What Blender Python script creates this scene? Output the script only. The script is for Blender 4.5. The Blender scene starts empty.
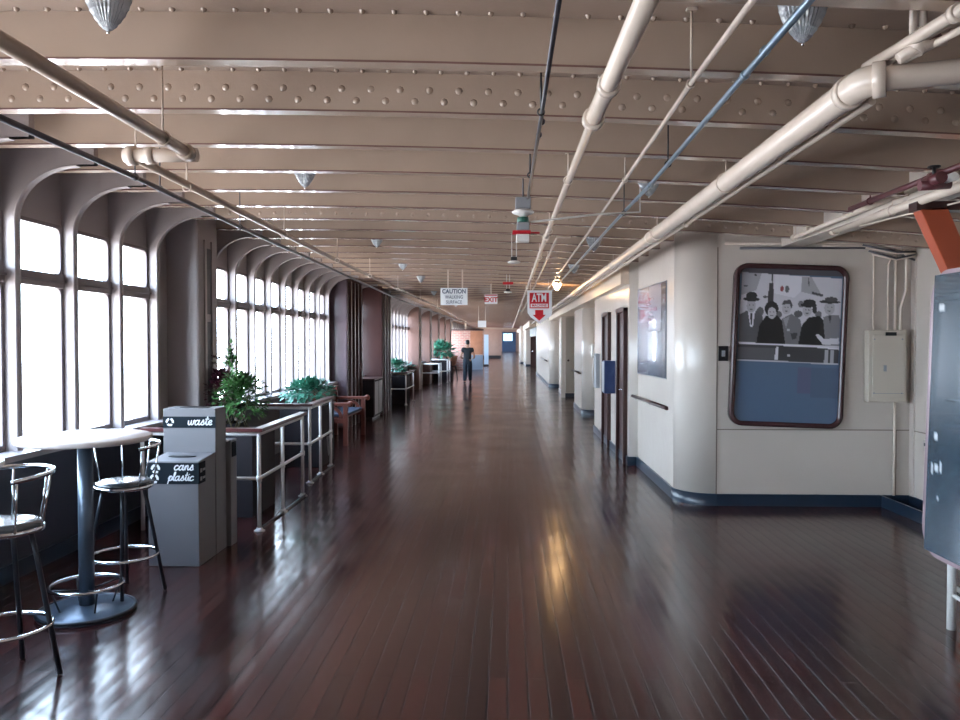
import bpy, math, random
from mathutils import Vector, Matrix
random.seed(7)
S = bpy.context.scene
C = S.collection
PI = math.pi

# ------------------------------------------------------------------ camera
F = 780.0
CAMZ = 1.65
yaw = math.atan(28/F)
pit = math.atan(18/math.hypot(F, 28))
cd = bpy.data.cameras.new('camera')
cam = bpy.data.objects.new('camera', cd); C.objects.link(cam)
cd.sensor_fit = 'HORIZONTAL'; cd.sensor_width = 36.0; cd.lens = 36.0*F/960
cd.clip_start = 0.05; cd.clip_end = 400
cam.location = (0, 0, CAMZ)
cam.rotation_euler = (PI/2 - pit, 0, yaw)
S.camera = cam
RM = cam.rotation_euler.to_matrix()

def ray(px, py):
    return RM @ Vector(((px-480)/F, (360-py)/F, -1.0))
def aty(px, py, Y):
    d = ray(px, py); t = Y/d.y
    return Vector((d.x*t, Y, CAMZ+d.z*t))
def atz(px, py, Z=0.0):
    d = ray(px, py); t = (Z-CAMZ)/d.z
    return Vector((d.x*t, d.y*t, Z))

# ------------------------------------------------------------------ materials
def mat(name, col, rough=0.5, metal=0.0, bump=0.0, bscale=20.0, var=0.0, vscale=3.0, coat=0.0, spec=0.5, emit=None, estr=0.0, stretch=(1, 1, 1)):
    m = bpy.data.materials.new(name); m.use_nodes = True
    nt = m.node_tree; b = nt.nodes['Principled BSDF']
    b.inputs['Base Color'].default_value = (*col, 1)
    b.inputs['Roughness'].default_value = rough
    b.inputs['Metallic'].default_value = metal
    b.inputs['Specular IOR Level'].default_value = spec
    b.inputs['Coat Weight'].default_value = coat
    if emit:
        b.inputs['Emission Color'].default_value = (*emit, 1); b.inputs['Emission Strength'].default_value = estr
    geo = nt.nodes.new('ShaderNodeNewGeometry')
    mp = nt.nodes.new('ShaderNodeMapping'); mp.inputs['Scale'].default_value = stretch
    nt.links.new(geo.outputs['Position'], mp.inputs['Vector'])
    n = nt.nodes.new('ShaderNodeTexNoise'); n.inputs['Scale'].default_value = vscale; n.inputs['Detail'].default_value = 5
    nt.links.new(mp.outputs[0], n.inputs['Vector'])
    mx = nt.nodes.new('ShaderNodeMix'); mx.data_type = 'RGBA'
    mx.inputs[6].default_value = (*[c*(1-var) for c in col], 1)
    mx.inputs[7].default_value = (*[min(1, c*(1+var)) for c in col], 1)
    nt.links.new(n.outputs['Fac'], mx.inputs[0]); nt.links.new(mx.outputs[2], b.inputs['Base Color'])
    if bump > 0:
        n2 = nt.nodes.new('ShaderNodeTexNoise'); n2.inputs['Scale'].default_value = bscale; n2.inputs['Detail'].default_value = 3
        nt.links.new(mp.outputs[0], n2.inputs['Vector'])
        bp = nt.nodes.new('ShaderNodeBump'); bp.inputs['Strength'].default_value = bump; bp.inputs['Distance'].default_value = 0.01
        nt.links.new(n2.outputs['Fac'], bp.inputs['Height']); nt.links.new(bp.outputs[0], b.inputs['Normal'])
    return m

M = {}
M['ceil'] = mat('ceiling_paint', (0.37, 0.275, 0.215), 0.38, var=0.12, vscale=2.5, bump=0.25, bscale=14)
M['beam'] = mat('beam_paint', (0.43, 0.325, 0.255), 0.2, var=0.10, vscale=3, bump=0.12, bscale=18, coat=0.5)
M['edgeshade'] = mat('brown_shadow_edge', (0.16, 0.075, 0.06), 0.6, var=0.3)  # brown strip painting a shadow line along the bottom of each beam web
M['cream'] = mat('cream_wall_paint', (0.585, 0.51, 0.45), 0.24, var=0.07, vscale=1.5, bump=0.35, bscale=4)
M['trimc'] = mat('cream_trim', (0.60, 0.48, 0.38), 0.35, var=0.08)
M['leftw'] = mat('outboard_wall_paint', (0.33, 0.285, 0.28), 0.35, var=0.1, vscale=2)
M['dado'] = mat('dark_navy_dado', (0.035, 0.037, 0.05), 0.35, var=0.2, vscale=4)
M['wframe'] = mat('window_frame_paint', (0.17, 0.14, 0.145), 0.35, var=0.1)
M['pipe'] = mat('cream_pipe_paint', (0.66, 0.55, 0.46), 0.25, var=0.08, vscale=6)
M['pipeg'] = mat('grey_conduit', (0.25, 0.33, 0.40), 0.35, metal=0.6, var=0.1)
M['piped'] = mat('dark_conduit', (0.07, 0.065, 0.075), 0.3, metal=0.4, var=0.1)
M['pipen'] = mat('tan_pipe_paint', (0.44, 0.34, 0.27), 0.22, var=0.1)
M['redpipe'] = mat('maroon_pipe', (0.12, 0.035, 0.04), 0.35, var=0.2)
M['base'] = mat('navy_baseboard', (0.012, 0.025, 0.045), 0.3, var=0.3)
M['brown'] = mat('dark_brown_wood', (0.045, 0.018, 0.016), 0.28, var=0.3, vscale=8, stretch=(1, 1, 0.2))
M['redwood'] = mat('red_brown_wood', (0.13, 0.032, 0.02), 0.4, var=0.3, vscale=10)
M['railcap'] = mat('rail_cap_wood', (0.10, 0.025, 0.025), 0.3, var=0.3, vscale=10)
M['white'] = mat('white_enamel', (0.68, 0.65, 0.62), 0.3, var=0.04)
M['gray'] = mat('grey_steel', (0.30, 0.31, 0.33), 0.4, metal=0.3, var=0.06)
M['bin'] = mat('grey_bin_laminate', (0.17, 0.165, 0.175), 0.45, var=0.08)
M['bins'] = mat('bin_label_strip', (0.008, 0.014, 0.02), 0.8, var=0.1, spec=.2)
M['black'] = mat('black_plastic', (0.012, 0.012, 0.014), 0.35)
M['chrome'] = mat('chrome', (0.75, 0.77, 0.8), 0.12, metal=1.0)
M['vinyl'] = mat('dark_vinyl', (0.05, 0.06, 0.07), 0.22, coat=0.5)
M['stoolb'] = mat('stool_black_metal', (0.03, 0.035, 0.045), 0.3, metal=0.3)
M['pole'] = mat('table_pole_paint', (0.10, 0.13, 0.17), 0.3, metal=0.4)
M['tabtop'] = mat('pale_laminate', (0.68, 0.60, 0.56), 0.25, var=0.03)
M['orange'] = mat('orange_red_paint', (0.40, 0.075, 0.03), 0.45, var=0.15, vscale=5)
M['blue'] = mat('blue_box_paint', (0.012, 0.03, 0.10), 0.4, var=0.1)
M['red'] = mat('sign_red', (0.52, 0.004, 0.015), 0.4)
M['signw'] = mat('sign_white', (0.78, 0.80, 0.82), 0.4)
M['signt'] = mat('sign_grey_lettering', (0.08, 0.10, 0.16), 0.5)
M['box'] = mat('panel_box_paint', (0.55, 0.48, 0.40), 0.4, var=0.04)
M['skin'] = mat('skin', (0.35, 0.18, 0.12), 0.5)
M['hair'] = mat('black_hair', (0.008, 0.007, 0.007), 0.5)
M['shirt'] = mat('black_shirt_cloth', (0.008, 0.011, 0.016), 0.8, var=0.2, vscale=20)
M['jeans'] = mat('navy_trouser_cloth', (0.012, 0.02, 0.035), 0.85, var=0.2, vscale=30)
M['leaf'] = mat('green_leaf', (0.045, 0.13, 0.035), 0.4, var=0.5, vscale=12)
M['leaft'] = mat('blue_green_leaf', (0.04, 0.20, 0.13), 0.4, var=0.5, vscale=12)
M['leafp'] = mat('purple_leaf', (0.07, 0.015, 0.03), 0.45, var=0.5, vscale=12)
M['stem'] = mat('plant_stem', (0.06, 0.05, 0.02), 0.6)
M['soil'] = mat('soil', (0.02, 0.014, 0.01), 0.9, var=0.4, vscale=40)
M['planter'] = mat('dark_planter', (0.014, 0.010, 0.014), 0.8, var=0.2)
M['potw'] = mat('off_white_pot', (0.45, 0.44, 0.43), 0.5, var=0.1)
M['terra'] = mat('terracotta', (0.45, 0.2, 0.13), 0.7, var=0.2)
M['green'] = mat('green_plastic', (0.02, 0.11, 0.08), 0.4)
M['peach'] = mat('peach_paint', (0.30, 0.18, 0.14), 0.5, var=0.2, vscale=2)
M['endblue'] = mat('dark_blue_paint', (0.02, 0.05, 0.11), 0.3, var=0.3)
M['outlet'] = mat('outlet_plate', (0.42, 0.37, 0.32), 0.4)
M['tealdark'] = mat('dark_green_arch', (0.01, 0.035, 0.03), 0.4)
M['cushion'] = mat('blue_cushion', (0.02, 0.035, 0.07), 0.8)
M['bframe'] = mat('picture_frame_wood', (0.05, 0.018, 0.02), 0.25, var=0.2, vscale=9)
M['mauve'] = mat('mauve_frame_metal', (0.30, 0.20, 0.22), 0.3, metal=0.3)

# glass: thin pane that mostly transmits and reflects a little
def glass_mat():
    m = bpy.data.materials.new('window_glass'); m.use_nodes = True; nt = m.node_tree
    for n in list(nt.nodes):
        if n.type != 'OUTPUT_MATERIAL': nt.nodes.remove(n)
    out = [n for n in nt.nodes if n.type == 'OUTPUT_MATERIAL'][0]
    t = nt.nodes.new('ShaderNodeBsdfTransparent'); g = nt.nodes.new('ShaderNodeBsdfGlossy'); g.inputs['Roughness'].default_value = 0.02
    mx = nt.nodes.new('ShaderNodeMixShader'); lw = nt.nodes.new('ShaderNodeLayerWeight')
    pw = nt.nodes.new('ShaderNodeMath'); pw.operation = 'POWER'; pw.inputs[1].default_value = 5.0; nt.links.new(lw.outputs['Facing'], pw.inputs[0])
    fr = nt.nodes.new('ShaderNodeMath'); fr.operation = 'MULTIPLY_ADD'; fr.inputs[1].default_value = 0.4; fr.inputs[2].default_value = 0.03; nt.links.new(pw.outputs[0], fr.inputs[0])
    nt.links.new(fr.outputs[0], mx.inputs[0]); nt.links.new(t.outputs[0], mx.inputs[1]); nt.links.new(g.outputs[0], mx.inputs[2])
    nt.links.new(mx.outputs[0], out.inputs[0]); return m
M['glass'] = glass_mat()

def prism_glass():
    m = mat('ribbed_lamp_glass', (0.62, 0.66, 0.70), 0.12, coat=0.6, spec=0.9)
    b = m.node_tree.nodes['Principled BSDF']; b.inputs['Transmission Weight'].default_value = 0.35; b.inputs['IOR'].default_value = 1.45
    return m
M['lampglass'] = prism_glass()
M['lampon'] = mat('lit_lamp_glass', (0.9, 0.8, 0.6), 0.3, emit=(1.0, 0.62, 0.28), estr=32.0)

def floor_mat():
    m = bpy.data.materials.new('deck_planks'); m.use_nodes = True; nt = m.node_tree; L = nt.links.new
    b = nt.nodes['Principled BSDF']
    geo = nt.nodes.new('ShaderNodeNewGeometry')
    sx = nt.nodes.new('ShaderNodeSeparateXYZ'); L(geo.outputs['Position'], sx.inputs[0])
    cm = nt.nodes.new('ShaderNodeCombineXYZ'); L(sx.outputs['Y'], cm.inputs[0]); L(sx.outputs['X'], cm.inputs[1])
    br = nt.nodes.new('ShaderNodeTexBrick')
    br.inputs['Scale'].default_value = 1.0; br.inputs['Brick Width'].default_value = 1.9; br.inputs['Row Height'].default_value = 0.095
    br.inputs['Mortar Size'].default_value = 0.006; br.inputs['Mortar Smooth'].default_value = 0.3; br.inputs['Bias'].default_value = 0.0
    br.offset = 0.37; br.offset_frequency = 2
    br.inputs['Color1'].default_value = (0.068, 0.019, 0.016, 1); br.inputs['Color2'].default_value = (0.027, 0.010, 0.010, 1)
    br.inputs['Mortar'].default_value = (0.006, 0.005, 0.006, 1)
    L(cm.outputs[0], br.inputs['Vector'])
    # long grain
    mp = nt.nodes.new('ShaderNodeMapping'); mp.inputs['Scale'].default_value = (0.6, 14, 1); L(cm.outputs[0], mp.inputs[0])
    n = nt.nodes.new('ShaderNodeTexNoise'); n.inputs['Scale'].default_value = 3; n.inputs['Detail'].default_value = 6; L(mp.outputs[0], n.inputs[0])
    # worn patches
    w = nt.nodes.new('ShaderNodeTexNoise'); w.inputs['Scale'].default_value = 1.3; w.inputs['Detail'].default_value = 2; L(geo.outputs['Position'], w.inputs[0])
    mr = nt.nodes.new('ShaderNodeMapRange'); mr.inputs[1].default_value = 0.3; mr.inputs[2].default_value = 0.7; mr.inputs[3].default_value = 0.7; mr.inputs[4].default_value = 1.3
    L(n.outputs['Fac'], mr.inputs[0])
    mul = nt.nodes.new('ShaderNodeMix'); mul.data_type = 'RGBA'; mul.blend_type = 'MULTIPLY'; mul.inputs[0].default_value = 1.0
    L(br.outputs['Color'], mul.inputs[6]); L(mr.outputs[0], mul.inputs[7])
    L(mul.outputs[2], b.inputs['Base Color'])
    rr = nt.nodes.new('ShaderNodeMapRange'); rr.inputs[1].default_value = 0.3; rr.inputs[2].default_value = 0.7; rr.inputs[3].default_value = 0.11; rr.inputs[4].default_value = 0.21
    rgh = nt.nodes.new('ShaderNodeMath'); rgh.operation = 'MULTIPLY_ADD'; rgh.inputs[1].default_value = 1.0
    L(w.outputs['Fac'], rr.inputs[0]); L(br.outputs['Color'], rgh.inputs[0]); L(rr.outputs[0], rgh.inputs[2]); L(rgh.outputs[0], b.inputs['Roughness'])
    # plank-by-plank gloss, cupped boards, open seams, fine waviness
    wv = nt.nodes.new('ShaderNodeMath'); wv.operation = 'MULTIPLY'; wv.inputs[1].default_value = 2*PI/0.095; L(sx.outputs['X'], wv.inputs[0])
    cs = nt.nodes.new('ShaderNodeMath'); cs.operation = 'COSINE'; L(wv.outputs[0], cs.inputs[0])
    cup = nt.nodes.new('ShaderNodeMath'); cup.operation = 'MULTIPLY'; cup.inputs[1].default_value = -0.11; L(cs.outputs[0], cup.inputs[0])
    n3 = nt.nodes.new('ShaderNodeTexNoise'); n3.inputs['Scale'].default_value = 1.0; n3.inputs['Detail'].default_value = 2
    mp3 = nt.nodes.new('ShaderNodeMapping'); mp3.inputs['Scale'].default_value = (2.2, 5, 1); L(cm.outputs[0], mp3.inputs[0]); L(mp3.outputs[0], n3.inputs[0])
    n3s = nt.nodes.new('ShaderNodeMath'); n3s.operation = 'MULTIPLY'; n3s.inputs[1].default_value = 1.1; L(n3.outputs['Fac'], n3s.inputs[0])
    sc = nt.nodes.new('ShaderNodeMath'); sc.operation = 'MULTIPLY_ADD'; sc.inputs[1].default_value = -1.2; L(br.outputs['Fac'], sc.inputs[0]); L(cup.outputs[0], sc.inputs[2])
    ad = nt.nodes.new('ShaderNodeMath'); ad.operation = 'ADD'; L(sc.outputs[0], ad.inputs[0]); L(n3s.outputs[0], ad.inputs[1])
    bp = nt.nodes.new('ShaderNodeBump'); bp.inputs['Strength'].default_value = 1.0; bp.inputs['Distance'].default_value = 0.0016
    L(ad.outputs[0], bp.inputs['Height']); L(bp.outputs[0], b.inputs['Normal'])
    b.inputs['Specular IOR Level'].default_value = 0.65
    return m
M['floor'] = floor_mat()

def brick_mat():
    m = bpy.data.materials.new('painted_brick'); m.use_nodes = True; nt = m.node_tree; L = nt.links.new
    b = nt.nodes['Principled BSDF']; geo = nt.nodes.new('ShaderNodeNewGeometry')
    sx = nt.nodes.new('ShaderNodeSeparateXYZ'); L(geo.outputs['Position'], sx.inputs[0])
    cm = nt.nodes.new('ShaderNodeCombineXYZ'); L(sx.outputs['X'], cm.inputs[0]); L(sx.outputs['Z'], cm.inputs[1])
    br = nt.nodes.new('ShaderNodeTexBrick'); br.inputs['Scale'].default_value = 1; br.inputs['Brick Width'].default_value = 0.30; br.inputs['Row Height'].default_value = 0.10
    br.inputs['Mortar Size'].default_value = 0.02
    br.inputs['Color1'].default_value = (0.40, 0.15, 0.12, 1); br.inputs['Color2'].default_value = (0.30, 0.15, 0.12, 1); br.inputs['Mortar'].default_value = (0.40, 0.28, 0.24, 1)
    L(cm.outputs[0], br.inputs['Vector']); L(br.outputs['Color'], b.inputs['Base Color']); b.inputs['Roughness'].default_value = 0.6
    return m
M['brick'] = brick_mat()

def picture_mat(name, rough, coat):
    m = bpy.data.materials.new(name); m.use_nodes = True; nt = m.node_tree
    b = nt.nodes['Principled BSDF']; a = nt.nodes.new('ShaderNodeAttribute'); a.attribute_name = 'pic'
    nt.links.new(a.outputs['Color'], b.inputs['Base Color'])
    b.inputs['Roughness'].default_value = rough; b.inputs['Coat Weight'].default_value = coat; b.inputs['Coat Roughness'].default_value = 0.03
    return m
M['pic'] = picture_mat('photographic_print', 0.35, 0.1)
M['glossy_print'] = picture_mat('glossy_print', 0.25, 1.0)

# ------------------------------------------------------------------ mesh helpers
def sheer(y):
    return 0.00009*(y-30)**2 if y > 30 else 0.0
OFF = {}
class MB:
    def __init__(s): s.v = []; s.f = []; s.sm = []
    def add(s, vs, fs, smooth=False):
        o = len(s.v); s.v += [Vector(v) for v in vs]
        for f in fs: s.f.append([i+o for i in f]); s.sm.append(smooth)
        return s
    def box(s, a, b):
        x0, x1 = sorted((a[0], b[0])); y0, y1 = sorted((a[1], b[1])); z0, z1 = sorted((a[2], b[2]))
        return s.add([(x0,y0,z0),(x1,y0,z0),(x1,y1,z0),(x0,y1,z0),(x0,y0,z1),(x1,y0,z1),(x1,y1,z1),(x0,y1,z1)],
              [(0,3,2,1),(4,5,6,7),(0,1,5,4),(1,2,6,5),(2,3,7,6),(3,0,4,7)])
    def tube(s, pts, r, n=10, closed=False, caps=True):
        pts = [Vector(p) for p in pts]; N = len(pts)
        rs = r if isinstance(r, (list, tuple)) else [r]*N
        vs = []; up = None
        for i, p in enumerate(pts):
            if closed: t = (pts[(i+1) % N]-pts[i-1])
            elif i == 0: t = pts[1]-pts[0]
            elif i == N-1: t = pts[-1]-pts[-2]
            else: t = (pts[i+1]-p).normalized()+(p-pts[i-1]).normalized()
            t.normalize()
            if up is None:
                up = Vector((0, 0, 1)) if abs(t.z) < 0.9 else Vector((1, 0, 0))
            u = (up - t*up.dot(t)).normalized(); w = t.cross(u); up = u
            for k in range(n):
                a = 2*PI*k/n; vs.append(p+(u*math.cos(a)+w*math.sin(a))*rs[i])
        fs = []
        for i in range(N if closed else N-1):
            j = (i+1) % N
            for k in range(n):
                k2 = (k+1) % n; fs.append((i*n+k, j*n+k, j*n+k2, i*n+k2))
        s.add(vs, fs, True)
        if caps and not closed:
            s.add(vs[:n], [tuple(range(n))]); s.add(vs[-n:], [tuple(reversed(range(n)))])
        return s
    def ring(s, c, R, r, n=32, m=8):
        return s.tube([(c[0]+R*math.cos(2*PI*i/n), c[1]+R*math.sin(2*PI*i/n), c[2]) for i in range(n)], r, m, closed=True)
    def lathe(s, prof, c=(0,0,0), n=24, smooth=True, rib=0):
        vs = []; fs = []
        for (r, z) in prof:
            for k in range(n):
                a = 2*PI*k/n; rr = r*(1+(rib if k % 2 else -rib))
                vs.append((c[0]+rr*math.cos(a), c[1]+rr*math.sin(a), c[2]+z))
        for i in range(len(prof)-1):
            for k in range(n):
                k2 = (k+1) % n; fs.append((i*n+k, i*n+k2, (i+1)*n+k2, (i+1)*n+k))
        s.add(vs, fs, smooth)
        if prof[0][0] > 1e-5: s.add(vs[:n], [tuple(reversed(range(n)))])
        if prof[-1][0] > 1e-5: s.add(vs[-n:], [tuple(range(n))])
        return s
    def prism(s, poly, axis, lo, hi, smooth=False):
        # poly: 2D points in the two other axes (ordered x,y,z minus axis)
        def mk(p, t):
            if axis == 'x': return (t, p[0], p[1])
            if axis == 'y': return (p[0], t, p[1])
            return (p[0], p[1], t)
        n = len(poly); vs = [mk(p, lo) for p in poly]+[mk(p, hi) for p in poly]
        s.add(vs, [tuple(range(n)), tuple(reversed(range(n, 2*n)))])
        s.add(vs, [(i, n+i, n+(i+1) % n, (i+1) % n) for i in range(n)], smooth)
        return s
    def dome(s, c, r, h, d, n=7):
        d = Vector(d).normalized(); up = Vector((0,0,1)) if abs(d.z) < .9 else Vector((1,0,0))
        u = d.cross(up).normalized(); w = d.cross(u); c = Vector(c); vs = []
        for (rr, hh) in ((1, 0), (.75, .6)):
            for k in range(n):
                a = 2*PI*k/n; vs.append(c+(u*math.cos(a)+w*math.sin(a))*r*rr+d*h*hh)
        vs.append(c+d*h)
        fs = [(k, (k+1) % n, n+(k+1) % n, n+k) for k in range(n)]+[(n+k, n+(k+1) % n, 2*n) for k in range(n)]
        return s.add(vs, fs, True)
    def rot(s, center, axis, ang, start=0):
        R = Matrix.Rotation(ang, 3, axis); c = Vector(center)
        for i in range(start, len(s.v)): s.v[i] = R @ (s.v[i]-c)+c
        return s
    def build(s, name, m, parent=None, local=False, bevel=0.0, noshear=False):
        me = bpy.data.meshes.new(name)
        off = Vector((0,0,0)) if (parent is None or local) else OFF.get(parent.name, Vector((0,0,0)))
        vs = []
        for v in s.v:
            v = v.copy()
            if not local and not noshear: v.z += sheer(v.y)
            vs.append(v-off)
        me.from_pydata(vs, [], s.f); me.polygons.foreach_set('use_smooth', s.sm); me.update()
        import bmesh
        bm = bmesh.new(); bm.from_mesh(me)
        bmesh.ops.remove_doubles(bm, verts=bm.verts, dist=1e-5)
        bmesh.ops.recalc_face_normals(bm, faces=bm.faces); bm.to_mesh(me); bm.free()
        o = bpy.data.objects.new(name, me); C.objects.link(o); me.materials.append(m)
        if parent is not None:
            o.parent = parent; OFF[o.name] = OFF.get(parent.name, Vector((0,0,0)))
        if bevel > 0:
            b = o.modifiers.new('bevel', 'BEVEL'); b.width = bevel; b.segments = 2; b.limit_method = 'ANGLE'
        return o

def thing(name, label, cat, loc=(0,0,0), group=None):
    o = bpy.data.objects.new(name, None); C.objects.link(o); o.empty_display_size = 0.1
    o.location = loc; OFF[o.name] = Vector(loc)
    o['label'] = label; o['category'] = cat
    if group: o['group'] = group
    return o
def tag(o, label, cat, group=None):
    o['label'] = label; o['category'] = cat
    if group: o['group'] = group
    return o
def struct(o): o['kind'] = 'structure'; return o
def copy_tree(o, parent=None):
    c = o.copy(); C.objects.link(c)
    if parent: c.parent = parent
    OFF[c.name] = Vector((0,0,0))
    for ch in [x for x in o.children]: copy_tree(ch, c)
    return c
def text(body, size, m, parent, M4, extrude=0.002, shear=0.0, offset=0.0, align='CENTER', name='lettering', spacing=1.0, xs=1.0):
    cu = bpy.data.curves.new(name, 'FONT'); cu.body = body; cu.size = size; cu.extrude = extrude; cu.shear = shear
    cu.offset = offset; cu.align_x = align; cu.align_y = 'CENTER'; cu.space_character = spacing; cu.resolution_u = 3
    t = bpy.data.objects.new(name, cu); C.objects.link(t); bpy.context.view_layer.update()
    me = bpy.data.meshes.new_from_object(t.evaluated_get(bpy.context.evaluated_depsgraph_get()))
    bpy.data.objects.remove(t); me.materials.clear(); me.materials.append(m)
    off = OFF.get(parent.name, Vector((0,0,0))) if parent else Vector((0,0,0))
    me.transform(Matrix.Translation(-off) @ M4 @ Matrix.Scale(xs, 4, (1,0,0)))
    o = bpy.data.objects.new(name, me); C.objects.link(o)
    if parent: o.parent = parent; OFF[o.name] = off
    return o
def facing_cam(p, roll=0.0):   # text plane facing -Y
    return Matrix.Translation(p) @ Matrix.Rotation(roll, 4, 'Y') @ Matrix.Rotation(PI/2, 4, 'X')
def arc(c, r, a0, a1, n):
    return [(c[0]+r*math.cos(a0+(a1-a0)*i/n), c[1]+r*math.sin(a0+(a1-a0)*i/n)) for i in range(n+1)]

# ------------------------------------------------------------------ ceiling
def ZB(x): return 2.80-0.0065*((x+3)**2-9)       # bottom of the beams (camber)
PL = 0.20                                        # beam depth
XS = [-3.62+i*(4.75+3.62)/22 for i in range(23)]
Y0, Y1 = -6.2, 100.0
ceiling = None
mb = MB()
YS = [Y0]+[i*5.0 for i in range(0, 21)]
vs = []; fs = []
for y in YS:
    for x in XS: vs.append((x, y, ZB(x)+PL))
nx = len(XS)
for j in range(len(YS)-1):
    for i in range(nx-1): fs.append((j*nx+i, j*nx+i+1, (j+1)*nx+i+1, (j+1)*nx+i))
top = [(v[0], v[1], v[2]+0.06) for v in vs]
mb.add(vs, fs, True); mb.add(top, fs, False)
ceiling = struct(mb.build('ceiling', M['ceil']))
FR = 0.717; FB = 3.27
def beam_geo(mb, y, k, x0=-3.6, x1=4.6, edge=None):
    xs = [x0+i*(x1-x0)/20 for i in range(21)]
    vs = []; n = 21
    for (dy, dz) in ((0, PL+.01), (0, 0.009), (-.0005, 0.0), (0.078, 0.0), (0.078, 0.014), (0.013, 0.016), (0.013, PL+.01)):
        for x in xs: vs.append((x, y+dy, ZB(x)+dz))
    for r in range(6):
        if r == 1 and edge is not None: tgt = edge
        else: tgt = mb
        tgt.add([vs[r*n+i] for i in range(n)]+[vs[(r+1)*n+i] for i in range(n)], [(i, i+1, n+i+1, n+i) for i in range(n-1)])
    for e in (0, n-1):
        mb.add([vs[r*n+e] for r in range(7)], [(0,1,5,6), (1,2,3,4,5)])
    if k is not None and -3 <= k <= 9:
        st = 0.133
        for i in range(int((x1-x0)/st)):
            x = x0+.07+st*i
            mb.dome((x, y-0.03, ZB(x)+PL), 0.014, 0.017, (0, 0, -1), 6)
        if k in (1, 6):
            for i in range(int((x1-x0)/.15)):
                x = x0+.05+.15*i
                mb.dome((x, y, ZB(x)+.115), 0.019, 0.007, (0, -1, 0), 8)
                mb.dome((x+.075, y, ZB(x)+.055), 0.019, 0.007, (0, -1, 0), 8)
ks = [k for k in range(-13, 136) if Y0 < FB+FR*k < Y1-.2]
front = [k for k in ks if -1 <= k <= 97]; rest = [k for k in ks if k not in front]
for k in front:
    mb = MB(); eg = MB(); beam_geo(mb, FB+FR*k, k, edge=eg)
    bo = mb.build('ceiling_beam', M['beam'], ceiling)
    if k < 60: eg.build('shadow_edge', M['edgeshade'], bo)
    else: eg.build('shadow_edge', M['edgeshade'], bo)
mb = MB()
for k in rest: beam_geo(mb, FB+FR*k, None)
o = mb.build('distant_ceiling_beam', M['beam'], ceiling); o['kind'] = 'stuff'
# longitudinal girder near the right wall and deck-head drop over the right passage
struct(MB().box((2.72, Y0, 2.60), (2.95, 7.9, ZB(2.9)+PL+.03)).build('trim_1', M['cream']))

# ------------------------------------------------------------------ floor
mb = MB(); ys = [Y0]+[i*2.0 for i in range(0, 51)]
vs = [(x, y, 0) for y in ys for x in (-3.62, 4.75)]
mb.add(vs, [(2*j, 2*j+1, 2*j+3, 2*j+2) for j in range(len(ys)-1)])
vs = [(x, y, -.08) for y in ys for x in (-3.62, 4.75)]
mb.add(vs, [(2*j, 2*j+1, 2*j+3, 2*j+2) for j in range(len(ys)-1)])
struct(mb.build('floor', M['floor']))

# ------------------------------------------------------------------ right wall (floor plan outline extruded)
def prof(p0, c, r, a0, a1, n=8): return arc(c, r, a0, a1, n)
R = 0.36
plan = [(4.02, Y0), (4.02, 7.92)]
plan += [(2.10, 7.92)]+[(2.10+R*math.cos(a), 7.92+R+R*math.sin(a)) for a in [math.radians(-95-i*82/10) for i in range(11)]]
plan += [(1.73, 10.45), (1.61, 10.45), (1.59, 14.4), (2.35, 14.4), (2.35, 17.6), (2.0, 17.6)]
plan += [(1.95+.27*math.cos(a), 17.87+.27*math.sin(a)) for a in [math.radians(-90-i*90/8) for i in range(9)]]
plan += [(1.68, 19.8), (2.35, 19.8), (2.35, 23.4), (1.70, 23.4), (1.70, 26), (2.2, 26), (2.2, 28.4), (1.85, 28.4)]
plan += [(1.75+.25*math.cos(a), 28.65+.25*math.sin(a)) for a in [math.radians(-90-i*90/8) for i in range(9)]]
plan += [(1.49, 36), (1.45, 40), (2.6, 40), (2.6, 52), (1.2, 52), (1.15, 57), (0.92, 57), (0.92, 62), (1.6, 62), (1.6, 70), (1.2, 70), (1.2, 85), (1.7, 85), (1.7, Y1)]
outline = plan+[(4.75, Y1), (4.75, Y0)]
def densify(pl, step=6.0):
    out = []
    for i in range(len(pl)):
        a = pl[i]; b = pl[(i+1) % len(pl)]; out.append(a)
        L = math.hypot(b[0]-a[0], b[1]-a[1]); n = int(L/step)
        for k in range(1, n+1): out.append((a[0]+(b[0]-a[0])*k/(n+1), a[1]+(b[1]-a[1])*k/(n+1)))
    return out
# split the wall mesh so that rounded corners shade smoothly
mb = MB()
pd = densify(outline); n = len(pd)
vs = [(p[0], p[1], 0) for p in pd]+[(p[0], p[1], ZB(p[0])+PL+.03) for p in pd]
for i in range(n):
    j = (i+1) % n; a = pd[i]; b = pd[j]
    mb.add([vs[i], vs[j], vs[n+j], vs[n+i]], [(0, 1, 2, 3)], math.hypot(a[0]-b[0], a[1]-b[1]) < 0.12)
mb.add(vs[:n], [tuple(range(n))]); mb.add(vs[n:], [tuple(range(n))])
struct(mb.build('wall_right', M['cream']))
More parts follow.
